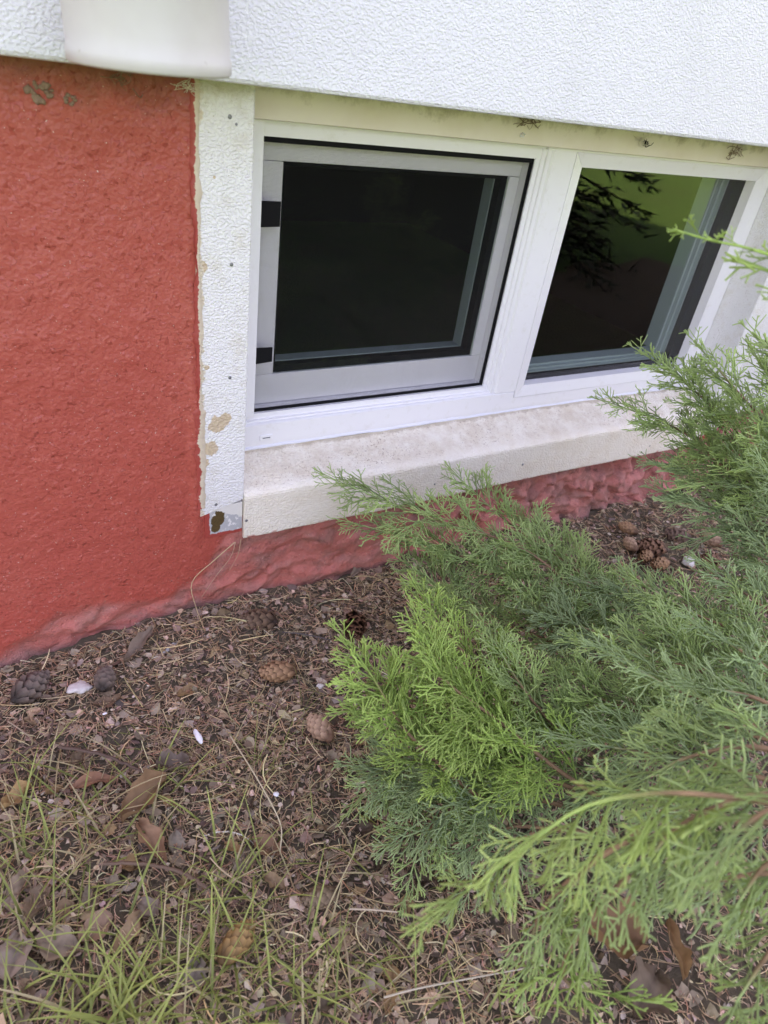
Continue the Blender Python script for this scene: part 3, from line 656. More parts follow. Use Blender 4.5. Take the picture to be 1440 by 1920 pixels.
# ------------------------------------------------------------------ cones
def scale_mesh(l, w):
    nu, nv_ = 4, 4; V = []; C = []
    for i in range(nu):
        for j in range(nv_):
            u, v = i / (nu - 1), j / (nv_ - 1) * 2 - 1
            ww = w * .5 * (.35 + .65 * math.sin(min(1, u * 1.15) * math.pi * .62)) * (1 if u < .99 else .62)
            V.append((v * ww, u * l, -.22 * w * v * v + .10 * l * math.sin(u * 3.0))); C.append(u)
    V2 = [(x, y, z - .0008) for x, y, z in V]; n = len(V)
    I = np.arange(n).reshape(nu, nv_); F = np.stack([I[:-1, :-1], I[:-1, 1:], I[1:, 1:], I[1:, :-1]], -1).reshape(-1, 4)
    return np.array(V + V2), np.vstack([F, F[:, ::-1] + n]), np.array(C + C)
def cone(px, py, L, dia, yaw, opening, cols, label, group, pitch_=0.0, z=None, n=46):
    p = PG(px, py, .012 if z is None else z)
    e = empty('conifer_cone', label, 'cone', (p[0], p[1], p[2]), group); e.rotation_euler = (rad(pitch_), rad(random.uniform(-20, 20)), rad(yaw))
    tipc, basec = np.array(cols[0]), np.array(cols[1])
    Vs, Fs, U = scale_mesh(.30 * L if opening < 30 else .34 * L, .46 * dia)
    me = mesh('cone_scale', Vs, [Fs], True, basec[None] * .6 * (1 - U[:, None] ** 1.6) + tipc[None] * 1.15 * U[:, None] ** 1.6); me.materials.append(CONE)
    prof = [(.0, -.48), (.30, -.44), (.42, -.25), (.42, 0), (.30, .28), (.10, .46), (0, .48)]
    k = .80 if opening < 30 else .55
    V = [(r * dia * k * math.cos(t), zz * L, r * dia * k * math.sin(t)) for t in np.linspace(0, 2 * math.pi, 10, endpoint=False) for r, zz in prof]
    q = [[i * 7 + j, ((i + 1) % 10) * 7 + j, ((i + 1) % 10) * 7 + j + 1, i * 7 + j + 1] for i in range(10) for j in range(6)]
    obj('core', mesh('core', V, [np.array(q)], True, np.tile(basec * .7, (len(V), 1))), CONE, e)
    for i in range(n):
        s = (i + .5) / n; a = i * 2.39996 + .3; yy = (-.46 + .84 * s) * L
        rad_ = dia * .5 * math.sin(math.pi * min(.97, .14 + .80 * s)) ** .6 * (.78 if opening < 30 else .45)
        op = rad(opening * (1 - .45 * s)) * random.uniform(.85, 1.15)
        out = Vector((math.cos(a), 0, math.sin(a))); ax = Vector((0, 1, 0))
        d = (ax * math.cos(op) + out * math.sin(op)).normalized(); nrm = (out * math.cos(op) - ax * math.sin(op)).normalized(); sd_ = d.cross(nrm)
        o = obj('cone_scale', me, CONE, e)
        sc_ = (.75 + .35 * math.sin(math.pi * min(1, s + .15)))
        o.matrix_local = Matrix.Translation(out * rad_ + ax * yy) @ Matrix(((sd_.x * sc_, d.x * sc_, nrm.x * sc_), (sd_.y * sc_, d.y * sc_, nrm.y * sc_), (sd_.z * sc_, d.z * sc_, nrm.z * sc_))).to_4x4()
    return e
TAN = ((.42, .24, .13), (.20, .10, .055)); PALE = ((.50, .33, .22), (.28, .15, .09)); BRN = ((.24, .12, .07), (.09, .045, .028)); DRK = ((.17, .125, .10), (.05, .036, .028)); YEL = ((.38, .23, .09), (.18, .10, .04))
CG = 'cones lying on the litter'
cone(526, 1259, .048, .022, 70, 27, TAN, 'tan closed cone lying alone on the needles', CG)
cone(603, 1368, .042, .021, 12, 27, PALE, 'pale pinkish closed cone lying nearest the lime juniper tips', CG)
cone(665, 1170, .050, .026, 150, 50, BRN, 'open reddish brown cone beside the juniper below the sill', CG)
cone(490, 1165, .050, .028, 60, 48, ((.20, .12, .075), (.07, .042, .03)), 'open dull brown cone below the window corner', CG)
cone(52, 1292, .050, .025, -55, 46, DRK, 'large dark grey open cone at the left edge by the wall', CG)
cone(196, 1277, .034, .026, -20, 50, DRK, 'dark weathered open cone right of the white stone', CG)
cone(440, 1772, .042, .020, -62, 27, YEL, 'yellowish brown cone lying in the lower grass', CG)
cone(606, 1682, .036, .020, 75, 22, ((.27, .19, .12), (.15, .10, .06)), 'dull tan cone half sunk in litter below the juniper', CG, z=.006)
cone(1180, 992, .038, .019, 20, 27, TAN, 'tan closed cone nearest the wall under the juniper', CG)
cone(1184, 1022, .036, .018, -15, 27, PALE, 'pale closed cone second from the wall under the juniper', CG)
cone(1226, 1028, .055, .030, 50, 48, BRN, 'open dark brown cone among the tan cones under the juniper', CG)
cone(1240, 1056, .038, .020, 80, 27, TAN, 'tan closed cone in front of the open cone under the juniper', CG)
cone(1212, 1042, .036, .019, 100, 27, TAN, 'tan cone left of the open cone under the juniper', CG)
cone(1275, 1008, .050, .028, 30, 46, ((.17, .10, .07), (.06, .04, .03)), 'open brown cone rightmost by the wall under the juniper', CG)
cone(1338, 1012, .042, .022, 0, 27, PALE, 'pale closed cone far right beneath the juniper foliage', CG)
cone(1335, 1050, .042, .024, 65, 45, BRN, 'open cone far right beside the white chip', CG)

# ------------------------------------------------------------------ stones, chips, twigs, straws
def pebble(name, px, py, s, label, mat, seed, cat='stone', rot=0, z=.006):
    bm = bmesh.new(); bmesh.ops.create_icosphere(bm, subdivisions=3, radius=1)
    for v_ in bm.verts:
        k = 1 + .28 * float(fbm(np.array(v_.co.x * 1.3 + seed), np.array(v_.co.y * 1.3 + v_.co.z), seed, 3)); v_.co = Vector((v_.co.x * s[0] * k, v_.co.y * s[1] * k, v_.co.z * s[2] * k))
    p = PG(px, py, z); o = obj(name, fin(bm, name), mat); o.location = p; o.rotation_euler = (random.uniform(-.3, .3), random.uniform(-.3, .3), rot)
    for f_ in o.data.polygons: f_.use_smooth = True
    return tag(o, label, cat)
pebble('stone_chip', 150, 1289, (.0145, .0095, .006), 'pale pinkish white stone left of the dark open cone', CHALK, 3, rot=.3)
pebble('stone_chip', 1291, 1053, (.013, .011, .008), 'white stone beside the cones under the juniper', CHALK, 8, rot=1)
pebble('paint_flake', 371, 1381, (.0098, .0036, .0022), 'bright white paint sliver in the middle of the litter', WHITE, 12, 'paint chip', rot=rad(95), z=.009)
pebble('paint_flake', 518, 1489, (.0042, .003, .0015), 'tiny white paint crumb left of the juniper', WHITE, 14, 'paint chip')
pebble('paint_flake', 196, 1338, (.0028, .002, .001), 'tiny white crumb below the dark weathered cone', WHITE, 16, 'paint chip')
pebble('paint_flake', 318, 1216, (.012, .0035, .002), 'narrow white flake at the wall foot', CHALK, 17, 'paint chip', rot=.4)
pebble('stone_chip', 600, 1286, (.005, .004, .003), 'small beige pebble right of the tan closed cone', CHALK, 18)
def strand(name, ctrl, r0, r1, label, cat, mat, col, n=28, sides=5, wob=0):
    p = spline(ctrl, n)
    if wob: p = p + rng.normal(0, wob, p.shape)
    V, F = tubes(p[None], np.linspace(r0, r1, n)[None], sides)
    return tag(obj(name, mesh(name, V, [F], True, np.tile(np.array(col), (len(V), 1))), mat), label, cat)
def g3(px, py, h=.008): return PG(px, py, h)
strand('dry_straw', [P(440, 1017, .722), P(400, 1052, .715), P(360, 1092, .71), P(368, 1140, .70), P(388, 1190, .69), g3(405, 1220, .012), g3(428, 1258, .008)], .0007, .0004, 'bent dry straw hanging from the window corner to the ground', 'straw', NEEDLE, (.52, .38, .22))
strand('dry_straw', [P(442, 1016, .722), P(432, 1045, .715), P(405, 1080, .715), P(378, 1120, .715)], .0005, .0003, 'short thin straw hanging left under the window corner', 'straw', NEEDLE, (.48, .30, .20))
strand('dry_straw', [P(452, 1010, .722), P(446, 1040, .715), P(430, 1070, .715)], .0005, .0003, 'shortest straw hanging under the window corner', 'straw', NEEDLE, (.45, .28, .18))
strand('dry_straw', [g3(432, 1380, .02), g3(470, 1440, .03), g3(505, 1500, .03), g3(527, 1550, .02), g3(525, 1598, .01)], .0009, .0007, 'long pale straw arching over the litter centre', 'straw', NEEDLE, (.58, .50, .33))
strand('dry_straw', [g3(655, 1704, .01), g3(700, 1706, .012), g3(745, 1710, .01)], .0012, .0008, 'straight pale straw left of the foreground branch tip', 'straw', NEEDLE, (.52, .42, .30))
strand('dry_straw', [g3(640, 1740, .01), g3(652, 1800, .014), g3(660, 1900, .01)], .0013, .0010, 'tan stalk at the bottom left of the juniper', 'straw', NEEDLE, (.36, .28, .17))
strand('dry_straw', [g3(720, 1870, .02), g3(800, 1850, .03), g3(1025, 1808, .02)], .0010, .0007, 'pale straw slanting under the foreground juniper branch', 'straw', NEEDLE, (.50, .44, .33))
TW = (.15, .10, .075)
strand('fallen_twig', [g3(110, 1400), g3(180, 1412, .01), g3(230, 1430, .008), g3(275, 1450)], .0022, .0014, 'dark fallen twig at left above the large brown leaf', 'twig', BARK, TW, wob=.0004)
strand('fallen_twig', [g3(195, 1620), g3(250, 1618, .010), g3(300, 1625, .012), g3(345, 1638, .012), g3(388, 1665)], .0018, .0022, 'brown ridged twig under the ribbed leaf strip', 'twig', BARK, (.20, .13, .09), wob=.0004)
strand('fallen_twig', [g3(0, 1440), g3(50, 1405, .008), g3(90, 1385), g3(100, 1350)], .0016, .001, 'thin twig at the left edge below the dark cone', 'twig', BARK, TW, wob=.0004)
strand('fallen_twig', [g3(530, 1185), g3(575, 1190, .01), g3(620, 1200)], .0012, .0009, 'thin dark twig between the two open cones', 'twig', BARK, (.12, .10, .095), wob=.0003)
strand('fallen_twig', [g3(260, 1490), g3(320, 1440, .012), g3(370, 1430, .01)], .0014, .001, 'short twig above the slate grey leaf', 'twig', BARK, TW, wob=.0003)

# cobweb scraps and nest remains under the siding edge
def scrap(px, py, D, r, n, label, mat=SILK, thick=.0005, name='cobweb_scrap', cat='cobweb'):
    c0 = P(px, py, D); pts = []
    for k in range(n):
        a = rng.normal(0, 1, 3) * r * .5 * np.array([1.3, .35, .7]); b = rng.normal(0, 1, 3) * r * .5 * np.array([1.3, .35, .7]); mid = (a + b) / 2 + rng.normal(0, r * .3, 3) * np.array([1, .3, 1])
        pts.append(spline([a, mid, b], 6) + c0)
    V, F = tubes(np.array(pts), np.full((n, 6), thick) * rng.uniform(.4, 1.2, (n, 1)), 3)
    return tag(obj(name, mesh(name, V, [F]), mat), label, cat)
scrap(992, 226, .783, .016, 26, 'dark cobweb scrap under the siding above the mullion', MUD)
scrap(1200, 262, .783, .010, 18, 'pale cobweb tuft under the siding above the right pane', SILK)
scrap(1212, 268, .783, .007, 14, 'dark cocoon scrap beside the pale cobweb tuft', BARK)
scrap(1392, 277, .783, .014, 24, 'pale cobweb tuft at the right end under the siding', SILK)
scrap(1375, 285, .782, .016, 16, 'brownish cobweb strands near the upper right corner', MUD)
scrap(980, 252, .783, .005, 5, 'tiny white web curl on the header board', WHITE, .0006)
scrap(352, 160, .722, .010, 18, 'cobweb scrap at the top of the side board by the pipe', SILK)
scrap(225, 152, .725, .012, 14, 'brown web remains on the red wall under the downpipe', MUD)
def nest(px, py, r, label):
    p = P(px, py, .733); bm = bmesh.new(); q = random.Random(int(px))
    for k in range(int(8 + r * 1300)):
        a = q.uniform(0, 6.28); d = r * q.uniform(.45, 1.0); s_ = r * q.uniform(.10, .26)
        v0 = bmesh.ops.create_icosphere(bm, subdivisions=2, radius=1)['verts']
        for v_ in v0:
            kk = 1 + .5 * float(vnoise(np.array(v_.co.x * 2 + k), np.array(v_.co.z * 2 + v_.co.y), k)); v_.co = Vector((math.cos(a) * d + v_.co.x * s_ * kk * 1.3, v_.co.y * s_ * kk * .6, math.sin(a) * d * .7 + v_.co.z * s_ * kk))
    o = obj('insect_nest', fin(bm, 'insect_nest'), MUD); o.location = p
    for f_ in o.data.polygons: f_.use_smooth = True
    tag(o, label, 'insect nest')
nest(75, 174, .011, 'round crumbly tan insect nest on the red wall below siding')
nest(133, 186, .006, 'small tan nest crumb right of the round insect nest')

# ------------------------------------------------------------------ grass
def blades(specs):
    Vs, Cs = [], []; K = 8
    for (b, az, L, w, lean, droop, c, tip) in specs:
        u = np.linspace(0, 1, K); ang = lean + droop * u
        dz = np.cos(ang); dr = np.sin(ang); s = L / (K - 1)
        r = np.concatenate([[0], np.cumsum(dr[:-1])]) * s; z = np.concatenate([[0], np.cumsum(dz[:-1])]) * s
        ctr = np.array(b)[None] + np.stack([r * math.cos(az), r * math.sin(az), z], -1)
        ctr[:, 2] = np.maximum(ctr[:, 2], b[2] + .003 + 0 * u)
        sd_ = np.array([-math.sin(az), math.cos(az), 0]); ww = w * (1 - u ** 2.2 * .92)[:, None] * .5
        mid = ctr - np.array([0, 0, 1]) * w * .18
        Vs.append(np.stack([ctr + sd_ * ww, mid, ctr - sd_ * ww], 1).reshape(-1, 3))
        cc = np.array(c)[None] * (1 - u[:, None]) + np.array(tip)[None] * u[:, None]; Cs.append(np.repeat(cc, 3, 0))
    n = len(specs); I = np.arange(n * K * 3).reshape(n, K, 3)
    F = np.stack([I[:, :-1, :-1], I[:, :-1, 1:], I[:, 1:, 1:], I[:, 1:, :-1]], -1).reshape(-1, 4)
    return np.vstack(Vs), F, np.vstack(Cs)
gr = random.Random(3); specs = []
def clump(px, py, n, Lm, spread=.03, dry=.25, lean=.7, wid=.0021, az0=None):
    p = PG(px, py, 0)
    for i in range(n):
        x, y = p[0] + gr.gauss(0, spread), p[1] + gr.gauss(0, spread)
        if y > -.02: continue
        if gr.random() < dry: c, t = (.42, .36, .19), (.62, .53, .31)
        else:
            k = gr.uniform(.7, 1.25); c, t = (.20 * k, .25 * k, .07 * k), (.44 * k, .50 * k, .15 * k)
        az = gr.uniform(0, 6.28) if az0 is None else az0 + gr.gauss(0, .7)
        specs.append(((x, y, float(gh(x, y))), az, Lm * gr.uniform(.5, 1.3), wid * gr.uniform(.6, 1.25), max(.1, gr.gauss(lean, .3)), gr.uniform(.3, 1.3), c, t))
clump(170, 1540, 24, .085, .030, .4); clump(60, 1560, 12, .075, .03); clump(340, 1500, 14, .06, .03)
clump(480, 1420, 30, .07, .030, .4, .8, .0011); clump(560, 1350, 12, .05, .02, .5, .9, .001); clump(230, 1400, 16, .045, .025, .35, 1.0, .001)
clump(400, 1670, 30, .085, .022, .15); clump(430, 1790, 42, .085, .030, .1); clump(520, 1860, 40, .08, .030, .1)
clump(250, 1880, 42, .095, .035, .15, .6, .0026); clump(90, 1890, 40, .095, .035, .15, .6, .0026); clump(180, 1920, 34, .09, .03, .1, .6, .0026); clump(30, 1600, 22, .09, .03, .4); clump(120, 1500, 12, .08, .03, .5); clump(380, 1900, 36, .085, .03, .1, .6)
clump(620, 1880, 24, .07, .03, .3); clump(700, 1830, 14, .06, .03, .3); clump(130, 1640, 18, .07, .03, .2); clump(30, 1760, 16, .07, .03, .2)
clump(640, 1600, 10, .06, .03, .5); clump(560, 1560, 12, .05, .03, .5); clump(820, 1880, 16, .07, .03, .3); clump(960, 1900, 14, .07, .03, .2)
clump(560, 1250, 8, .04, .03, .6, .8, .0009); clump(330, 1340, 8, .04, .03, .5, 1, .0009)
for q in range(26):
    clump(gr.uniform(0, 900), gr.uniform(1380, 1930), 3, .05, .01, .4, 1.0, .0010)
V, F, C = blades(specs)
tag(obj('grass', mesh('grass', V, [F], True, C), GRASS), 'sparse green and straw coloured grass blades in the lower left', 'grass', kind='stuff')
# grass seed head at the bottom
sh = empty('seed_head', 'pale dry grass seed head at the bottom of the picture', 'seed head', tuple(PG(600, 1905, .002)))
st_ = spline([PG(600, 1910, .002), PG(600, 1860, .02), PG(607, 1800, .03), PG(612, 1790, .032)], 20)
V, F = tubes(st_[None], np.full((1, 20), .0005), 4); child('stalk', mesh('stalk', V, [F], True, np.tile([.42, .34, .18], (len(V), 1))), NEEDLE, sh)
for k in range(14):
    p = st_[5 + k] + rng.normal(0, .004, 3); V, F = tubes((p + np.linspace(-.5, .5, 5)[:, None] * .007 * np.array([rng.normal(0, .4), rng.normal(0, .4), 1]))[None], np.array([[.0002, .0012, .0014, .0009, .0001]]), 4)
    child('seed', mesh('seed', V, [F], True, np.tile([.55, .45, .27], (len(V), 1))), NEEDLE, sh)

# ------------------------------------------------------------------ juniper
def spray_proto(seed, L=.10):
    r = np.random.default_rng(seed); groups = {8: ([], [], []), 4: ([], [], []), 3: ([], [], [])}
    def add(pts, r0, r1, t0, t1):
        K = len(pts); g_ = groups[K]; g_[0].append(pts); g_[1].append(np.linspace(r0, r1, K)); g_[2].append(np.linspace(t0, t1, K))
    def curve(p, d, l, K, up, bend):
        out = [np.array(p, float)]; d = np.array(d, float)
        for k in range(K - 1):
            d = d + up * np.array([0, 0, 1]) / K + bend / K; d /= np.linalg.norm(d); out.append(out[-1] + d * l / (K - 1))
        return np.array(out)
    ax = curve((0, 0, 0), (1, 0, 0), L, 8, r.normal(0, .15), r.normal(0, .18, 3) * np.array([0, 1, .6]))
    add(ax, .00105, .00076, .25, 1)
    s = .010; side = 1
    while s < L * .97:
        u = s / L; i = min(6, int(u * 7)); p = ax[i] + (ax[i + 1] - ax[i]) * (u * 7 - i); T = ax[i + 1] - ax[i]; T /= np.linalg.norm(T)
        l = min(.055, (L - s) * .62 + .006) * r.uniform(.65, 1.15)
        a = r.uniform(.45, .85); ph = r.normal(0, .5) + (0 if side > 0 else math.pi)
        n1 = np.array([-T[1], T[0], 0]); n1 /= np.linalg.norm(n1); n2 = np.cross(T, n1); o_ = n1 * math.cos(ph) + n2 * math.sin(ph)
        d = T * math.cos(a) + o_ * math.sin(a)
        sa = curve(p, d, l, 4, .12, T * .35 + r.normal(0, .30, 3)); add(sa, .00084, .00069, .35 + .3 * u, .75 + .25 * u)
        q = .005; sd2 = 1
        while q < l * .95:
            w = q / l; j = min(2, int(w * 3)); pp = sa[j] + (sa[j + 1] - sa[j]) * (w * 3 - j); T2 = sa[j + 1] - sa[j]; T2 /= np.linalg.norm(T2)
            l2 = min(.022, (l - q) * .85 + .004) * r.uniform(.6, 1.15); a2 = r.uniform(.55, .95)
            m1 = np.cross(T2, np.cross(T, o_) + r.normal(0, .35, 3)); m1 /= np.linalg.norm(m1) + 1e-9
            d2 = T2 * math.cos(a2) + m1 * sd2 * math.sin(a2)
            add(curve(pp, d2, l2, 3, .1, T2 * .35 + r.normal(0, .22, 3)), .00075, .00061, .5 + .2 * u, .95)
            q += r.uniform(.0040, .0074); sd2 = -sd2
        s += r.uniform(.0058, .0105); side = -side
    Vs, Fs, Ts, off = [], [], [], 0
    for K, (a, b, c) in groups.items():
        V, F = tubes(np.array(a), np.array(b), 3); Vs.append(V); Fs.append(F + off); off += len(V); Ts.append(np.repeat(np.array(c).reshape(-1), 3))
    return np.vstack(Vs), np.vstack(Fs), np.concatenate(Ts)
PROTS = {L_: [spray_proto(200 + k + int(L_ * 1e4), L_) for k in range(5)] for L_ in (.03, .045, .06, .08, .10)}
def pick(r, ln):
    L_ = min(PROTS, key=lambda q: abs(math.log(q / ln))); return (*PROTS[L_][r.integers(5)], ln / L_)
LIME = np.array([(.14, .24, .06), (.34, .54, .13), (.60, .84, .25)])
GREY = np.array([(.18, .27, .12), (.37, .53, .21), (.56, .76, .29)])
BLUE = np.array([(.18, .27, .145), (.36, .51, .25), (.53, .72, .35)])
jroot = PG(1500, 1330, 0); jroot = np.array([1.02, -.46, 0.0])
jun = empty('juniper_bush', 'sprawling green juniper bush covering the right side', 'shrub', tuple(jroot))
def branch(ctrl, pal3, size=.085, gap=.013, lift=.35, droop=0.0, start=.12, r0=.0028, seed=0, wood=.68, planar=.5, up=None, dens=1):
    """ctrl: photo pixel + distance triples, base to tip"""
    r = np.random.default_rng(900 + seed)
    C3 = [PT(*c) for c in ctrl]
    Ltot = sum(np.linalg.norm(C3[i + 1] - C3[i]) for i in range(len(C3) - 1)); n = max(12, int(Ltot / .012))
    p = spline(C3, n)
    t = np.linspace(0, 1, n)
    V, F = tubes(p[None], (r0 * (1 - t) + .0007 * t)[None], 5)
    wc_ = np.array([.27, .165, .095]); tc = pal3[1]
    k = np.clip((t - wood) / .25, 0, 1)[:, None]
    cc = np.repeat(wc_ * (1 - k) * (1 + .2 * r.normal(size=(n, 1))) + tc * k, 5, 0)
    st = child('branch', mesh('branch', V, [F], True, np.clip(cc, .01, 1)), BARK, jun)
    Vs, Fs, Cs, off = [], [], [], 0
    s = start * Ltot; side = 1
    while s < Ltot:
        u = s / Ltot; i = min(n - 2, int(u * (n - 1))); f_ = u * (n - 1) - i; q = p[i] * (1 - f_) + p[i + 1] * f_
        T = p[i + 1] - p[i]; T /= np.linalg.norm(T)
        upv = np.array([0, 0, 1.0]) if up is None else np.array(up, float)
        sidev = np.cross(T, upv); sidev /= np.linalg.norm(sidev) + 1e-9; nv_ = np.cross(sidev, T)
        ph = r.normal(0, planar if droop == 0 else max(planar, .9)) + (0 if side > 0 else math.pi)
        o_ = sidev * math.cos(ph) + nv_ * math.sin(ph)
        a = r.uniform(.55, 1.0)
        d = T * math.cos(a) + o_ * math.sin(a) + np.array([0, 0, lift * .5]) * (1 if droop == 0 else 0) + np.array([0, 0, -droop]); d /= np.linalg.norm(d)
        ln = min(size, (Ltot - s) * .55 + .022) * r.uniform(.7, 1.2)
        z = nv_ - d * (nv_ @ d) + r.normal(0, .25, 3); z -= d * (z @ d); z /= np.linalg.norm(z); y = np.cross(z, d)
        Vp, Fp, Tp, sc_ = pick(r, ln)
        W_ = (Vp[:, :1] * d + Vp[:, 1:2] * y + Vp[:, 2:] * z) * sc_
        W_[:, 2] += (-.9 * droop - .25) * (Vp[:, 0] * sc_) ** 2 / .10
        Vs.append(W_ + q); Fs.append(Fp + off); off += len(Vp)
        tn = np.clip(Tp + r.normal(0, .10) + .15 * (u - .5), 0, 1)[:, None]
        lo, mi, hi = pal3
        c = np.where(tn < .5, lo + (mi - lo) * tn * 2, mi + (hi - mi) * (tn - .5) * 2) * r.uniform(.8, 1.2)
        Cs.append(c); s += gap * r.uniform(.6, 1.4) / dens; side = -side
    # tip spray continues the axis
    d = p[-1] - p[-3]; d /= np.linalg.norm(d); z = np.cross(np.cross(d, [0, 0, 1.]), d); z /= np.linalg.norm(z) + 1e-9; y = np.cross(z, d)
    Vp, Fp, Tp, sc_ = pick(r, min(.055, size)); W_ = (Vp[:, :1] * d + Vp[:, 1:2] * y + Vp[:, 2:] * z) * sc_
    Vs.append(W_ + p[-1] - d * .012); Fs.append(Fp + off); tn = Tp[:, None]
    Cs.append(np.where(tn < .5, pal3[0] + (pal3[1] - pal3[0]) * tn * 2, pal3[1] + (pal3[2] - pal3[1]) * (tn - .5) * 2))
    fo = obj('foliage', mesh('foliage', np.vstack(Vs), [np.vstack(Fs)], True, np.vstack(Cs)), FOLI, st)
    return st
BR = [
 # over the sill
 ([(1330, 1270, .98), (1130, 1152, .95), (985, 1032, .94), (790, 965, .93), (640, 905, .91)], GREY, .085),
 ([(1300, 1240, 1.0), (1110, 1090, 1.0), (960, 985, 1.0), (870, 905, .99)], GREY, .07),
 ([(1200, 1230, .97), (1000, 1110, .96), (830, 1030, .95), (680, 985, .93)], GREY, .075),
 ([(1250, 1290, .95), (1000, 1190, .94), (860, 1120, .93), (770, 1060, .93)], GREY, .075),
 ([(1330, 1230, 1.03), (1150, 1110, 1.03), (1060, 1040, 1.04), (1000, 985, 1.05)], GREY, .07),
 ([(1200, 1280, .93), (1020, 1140, .93), (930, 1050, .94)], GREY, .08),
 # lime branches
 ([(1130, 1500, .76), (1031, 1432, .74), (932, 1350, .72), (835, 1275, .71), (795, 1190, .70)], LIME, .085),
 ([(960, 1540, .76), (856, 1461, .74), (792, 1403, .72), (750, 1356, .71), (705, 1280, .70), (668, 1225, .70)], LIME, .07),
 ([(1080, 1480, .78), (940, 1420, .76), (860, 1340, .75), (830, 1220, .74)], LIME, .085),
 ([(1150, 1440, .78), (1050, 1370, .77), (980, 1290, .76), (925, 1200, .76)], GREY, .085),
 # grey green lower left, hanging
 ([(1100, 1520, .78), (950, 1490, .77), (840, 1510, .77), (760, 1560, .78)], BLUE, .09),
 ([(1100, 1560, .78), (960, 1550, .77), (880, 1590, .77)], BLUE, .09),
 ([(1050, 1450, .80), (880, 1440, .79), (770, 1450, .79), (700, 1440, .79)], BLUE, .075),
 ([(1000, 1520, .80), (880, 1500, .79), (800, 1560, .79), (770, 1640, .80)], GREY, .08),
 ([(1000, 1430, .82), (850, 1400, .81), (750, 1420, .81), (690, 1480, .81)], GREY, .07),
 ([(900, 1400, .76), (790, 1330, .74), (750, 1280, .73), (715, 1290, .73)], LIME, .06),
 ([(1050, 1380, .80), (930, 1290, .79), (850, 1200, .79), (800, 1130, .79)], LIME, .07),
 ([(1000, 1560, .80), (930, 1600, .79), (880, 1660, .79)], BLUE, .085),
 # middle right
 ([(1500, 1330, .86), (1300, 1260, .86), (1130, 1190, .87), (1010, 1150, .88)], BLUE, .09),
 ([(1500, 1260, .88), (1330, 1180, .90), (1210, 1130, .92), (1120, 1100, .93)], BLUE, .085),
 ([(1500, 1400, .80), (1300, 1350, .80), (1150, 1320, .80), (1040, 1260, .80)], GREY, .09),
 ([(1500, 1420, .72), (1380, 1340, .71), (1260, 1290, .70), (1170, 1240, .70)], BLUE, .085),
 ([(1500, 1480, .74), (1330, 1430, .73), (1200, 1410, .72), (1090, 1390, .72)], BLUE, .085),
 ([(1500, 1300, .74), (1420, 1240, .74), (1340, 1190, .74)], BLUE, .085),
 ([(1500, 1360, .66), (1420, 1310, .66), (1330, 1290, .66)], BLUE, .08),
 ([(1500, 1200, .84), (1420, 1130, .85), (1350, 1080, .86)], BLUE, .08),
 ([(1520, 1420, .62), (1400, 1400, .61), (1290, 1420, .60), (1210, 1460, .60)], GREY, .08),
 ([(1300, 1480, .80), (1150, 1480, .79), (1040, 1500, .78)], BLUE, .09),
 # top right, rising against the wall
 ([(1520, 1010, 1.0), (1390, 900, 1.02), (1280, 810, 1.04), (1160, 760, 1.05)], GREY, .07),
 ([(1520, 960, .98), (1420, 850, 1.0), (1310, 740, 1.02), (1225, 675, 1.03)], GREY, .07),
 ([(1520, 900, .96), (1440, 800, .97), (1370, 720, .98), (1325, 665, .99)], GREY, .065),
 ([(1540, 850, .92), (1470, 750, .92), (1430, 690, .92)], GREY, .065),
 ([(1540, 1080, .98), (1430, 980, 1.0), (1320, 900, 1.03), (1240, 870, 1.05)], BLUE, .075),
 ([(1540, 1060, .94), (1460, 960, .95), (1400, 880, .96)], BLUE, .075),
 ([(1540, 1130, .95), (1440, 1050, .97), (1370, 990, .98)], BLUE, .075),
 ([(1540, 960, .92), (1480, 880, .92), (1440, 800, .92)], BLUE, .075),
 ([(1540, 1150, .90), (1470, 1070, .91), (1410, 1000, .92)], BLUE, .075),
 ([(1540, 1050, .86), (1490, 960, .86), (1450, 900, .86)], BLUE, .075),
 ([(1560, 940, .98), (1440, 880, .99), (1350, 800, 1.0), (1300, 735, 1.0)], GREY, .075),
 ([(1560, 1000, .97), (1450, 930, .98), (1350, 870, 1.0), (1290, 830, 1.0)], GREY, .08),
 ([(1560, 900, .92), (1470, 840, .93), (1400, 770, .94)], GREY, .075),
 ([(1560, 1060, .96), (1430, 1000, .98), (1330, 950, 1.0), (1260, 925, 1.02)], BLUE, .075),
 ([(1560, 1160, .92), (1440, 1110, .94), (1350, 1070, .96)], GREY, .08),
 ([(1560, 780, .90), (1490, 700, .90), (1440, 650, .90)], GREY, .06),
 ([(1560, 1280, .82), (1420, 1200, .82), (1300, 1150, .83), (1210, 1100, .84)], GREY, .085),
 ([(1560, 1360, .76), (1400, 1290, .76), (1250, 1240, .76), (1120, 1210, .77)], GREY, .085),
 ([(1400, 1400, .80), (1220, 1350, .80), (1080, 1310, .80), (990, 1330, .80)], GREY, .085),
]
for i, (c, pl, sz) in enumerate(BR): branch(c, pl, sz, seed=i, dens=1.15 if i < 3 else 1.65 if pl is not LIME else 1.95)
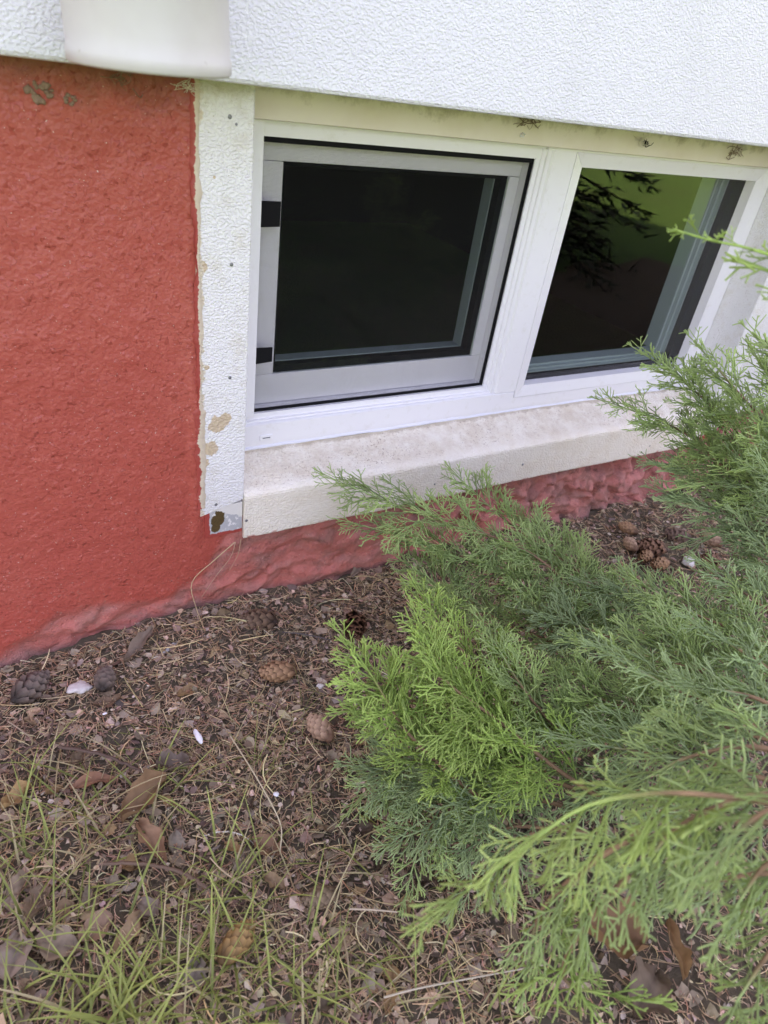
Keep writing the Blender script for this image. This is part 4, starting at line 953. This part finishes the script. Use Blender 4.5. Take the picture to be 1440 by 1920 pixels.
# hanging foreground branch, near the lens
branch([(1540, 1520, .46), (1330, 1490, .45), (1200, 1490, .45), (1080, 1520, .45), (950, 1615, .46), (862, 1680, .47)], LIME * np.array([1.08, .98, 1.15]), .055, .015, droop=.5, seed=60, wood=.30, r0=.0018, dens=1.0, planar=1.0)
branch([(1540, 1480, .50), (1380, 1500, .49), (1260, 1560, .49), (1200, 1640, .50)], GREY, .075, .012, droop=.7, seed=61)
branch([(1540, 1500, .44), (1440, 1520, .44), (1360, 1580, .44)], GREY, .06, .012, droop=.5, seed=62)
branch([(1540, 1600, .52), (1440, 1620, .52), (1380, 1700, .53)], GREY, .07, .013, droop=.8, seed=63)
branch([(1200, 1560, .56), (1110, 1620, .56), (1050, 1690, .57)], GREY, .075, .013, droop=.8, seed=64)
branch([(1180, 1640, .60), (1080, 1760, .62), (1060, 1840, .64), (1150, 1868, .64)], LIME * .85, .06, .013, droop=.3, seed=65)
branch([(1130, 1600, .62), (1020, 1700, .63), (990, 1800, .65)], GREY, .065, .013, droop=.5, seed=66)
branch([(1540, 1720, .56), (1450, 1780, .57), (1380, 1880, .58)], GREY, .07, .013, droop=.5, seed=67)
branch([(1540, 1640, .62), (1400, 1640, .62), (1290, 1680, .63)], BLUE, .08, .013, droop=.5, seed=68)
branch([(1540, 1560, .68), (1400, 1540, .68), (1250, 1560, .68), (1150, 1600, .68)], BLUE, .085, .013, droop=.4, seed=69)
branch([(1540, 1850, .60), (1470, 1870, .60), (1420, 1930, .60)], GREY, .06, .013, droop=.4, seed=70)
# the single shoot crossing the right pane
branch([(1560, 560, .56), (1470, 492, .55), (1400, 465, .545), (1330, 450, .54), (1265, 431, .535)], LIME * .9, .016, .016, seed=80, wood=.0, r0=.0012, start=.3)
branch([(1560, 620, .55), (1480, 530, .55), (1425, 500, .55)], LIME * .85, .035, .012, seed=81, wood=.0, r0=.0012)
# thicker stems down to the root
for i, c in enumerate([(1500, 1330, .86), (1500, 1420, .72), (1540, 1080, .98), (1540, 1520, .46), (1330, 1270, .98), (1130, 1500, .76)]):
    e_ = PT(*c); mid = (jroot + e_) / 2 + np.array([0, 0, .05]); p = spline([jroot, mid, e_], 14)
    V, F = tubes(p[None], np.linspace(.006, .0026, 14)[None], 6)
    child('stem', mesh('stem', V, [F], True, np.tile([.22, .15, .09], (len(V), 1))), BARK, jun)

# ------------------------------------------------------------------ spruce behind the camera, mirrored in the pane
tr_ = empty('spruce_tree', 'dark spruce with low boughs mirrored in the right window pane', 'tree', (2.15, -2.35, -.06))
K = 16; zz = np.linspace(0, 3.6, K); p = np.stack([.04 * np.sin(zz), .03 * np.cos(zz * 1.3), zz], -1)
V, F = tubes(p[None], (np.linspace(.10, .02, K) + .08 * np.exp(-zz / .15))[None], 14)
V = V + .010 * rng.normal(size=V.shape) * np.array([1, 1, 0])
obj('trunk', mesh('trunk', V, [F], True, np.tile([.06, .045, .035], (len(V), 1))), BARK, tr_)
pts, fv = [], []
for k in range(300):
    z = .2 + 3.3 * rng.random() ** 1.4; a = rng.uniform(0, 6.28); l = (1.36 - .36 * z) * rng.uniform(.65, 1.1)
    q = spline([(0, 0, z), (math.cos(a) * l * .5, math.sin(a) * l * .5, z - .02 * l), (math.cos(a + .2) * l, math.sin(a + .2) * l, z - .16 * l)], 8); pts.append(q)
    T = q[-1] - q[0]; T /= np.linalg.norm(T); sd_ = np.cross(T, [0, 0, 1]); sd_ /= np.linalg.norm(sd_)
    for _ in range(130):
        u = rng.uniform(.15, 1); i_ = min(6, int(u * 7)); w = rng.normal(0, 1) * .16 * (1.15 - u)
        c0 = q[i_] + (q[i_ + 1] - q[i_]) * (u * 7 - i_) + sd_ * w + np.array([0, 0, -abs(w) * .35]) + rng.normal(0, .012, 3)
        d = T * rng.uniform(.2, 1) + sd_ * np.sign(w) * rng.uniform(.2, 1) + rng.normal(0, .3, 3); d /= np.linalg.norm(d); e1 = np.cross(d, rng.normal(0, 1, 3)); e1 *= .009 / np.linalg.norm(e1)
        fv += [c0 - e1, c0 + e1, c0 + d * rng.uniform(.05, .10)]
V, F = tubes(np.array(pts), np.tile(np.linspace(.014, .003, 8), (300, 1)), 4)
obj('limbs', mesh('limbs', V, [F], True, np.tile([.06, .045, .035], (len(V), 1))), BARK, tr_)
fv = np.array(fv); obj('crown', mesh('crown', fv, [np.arange(len(fv)).reshape(-1, 3)], False, np.tile([.03, .055, .025], (len(fv), 1))), SPRUCE, tr_)
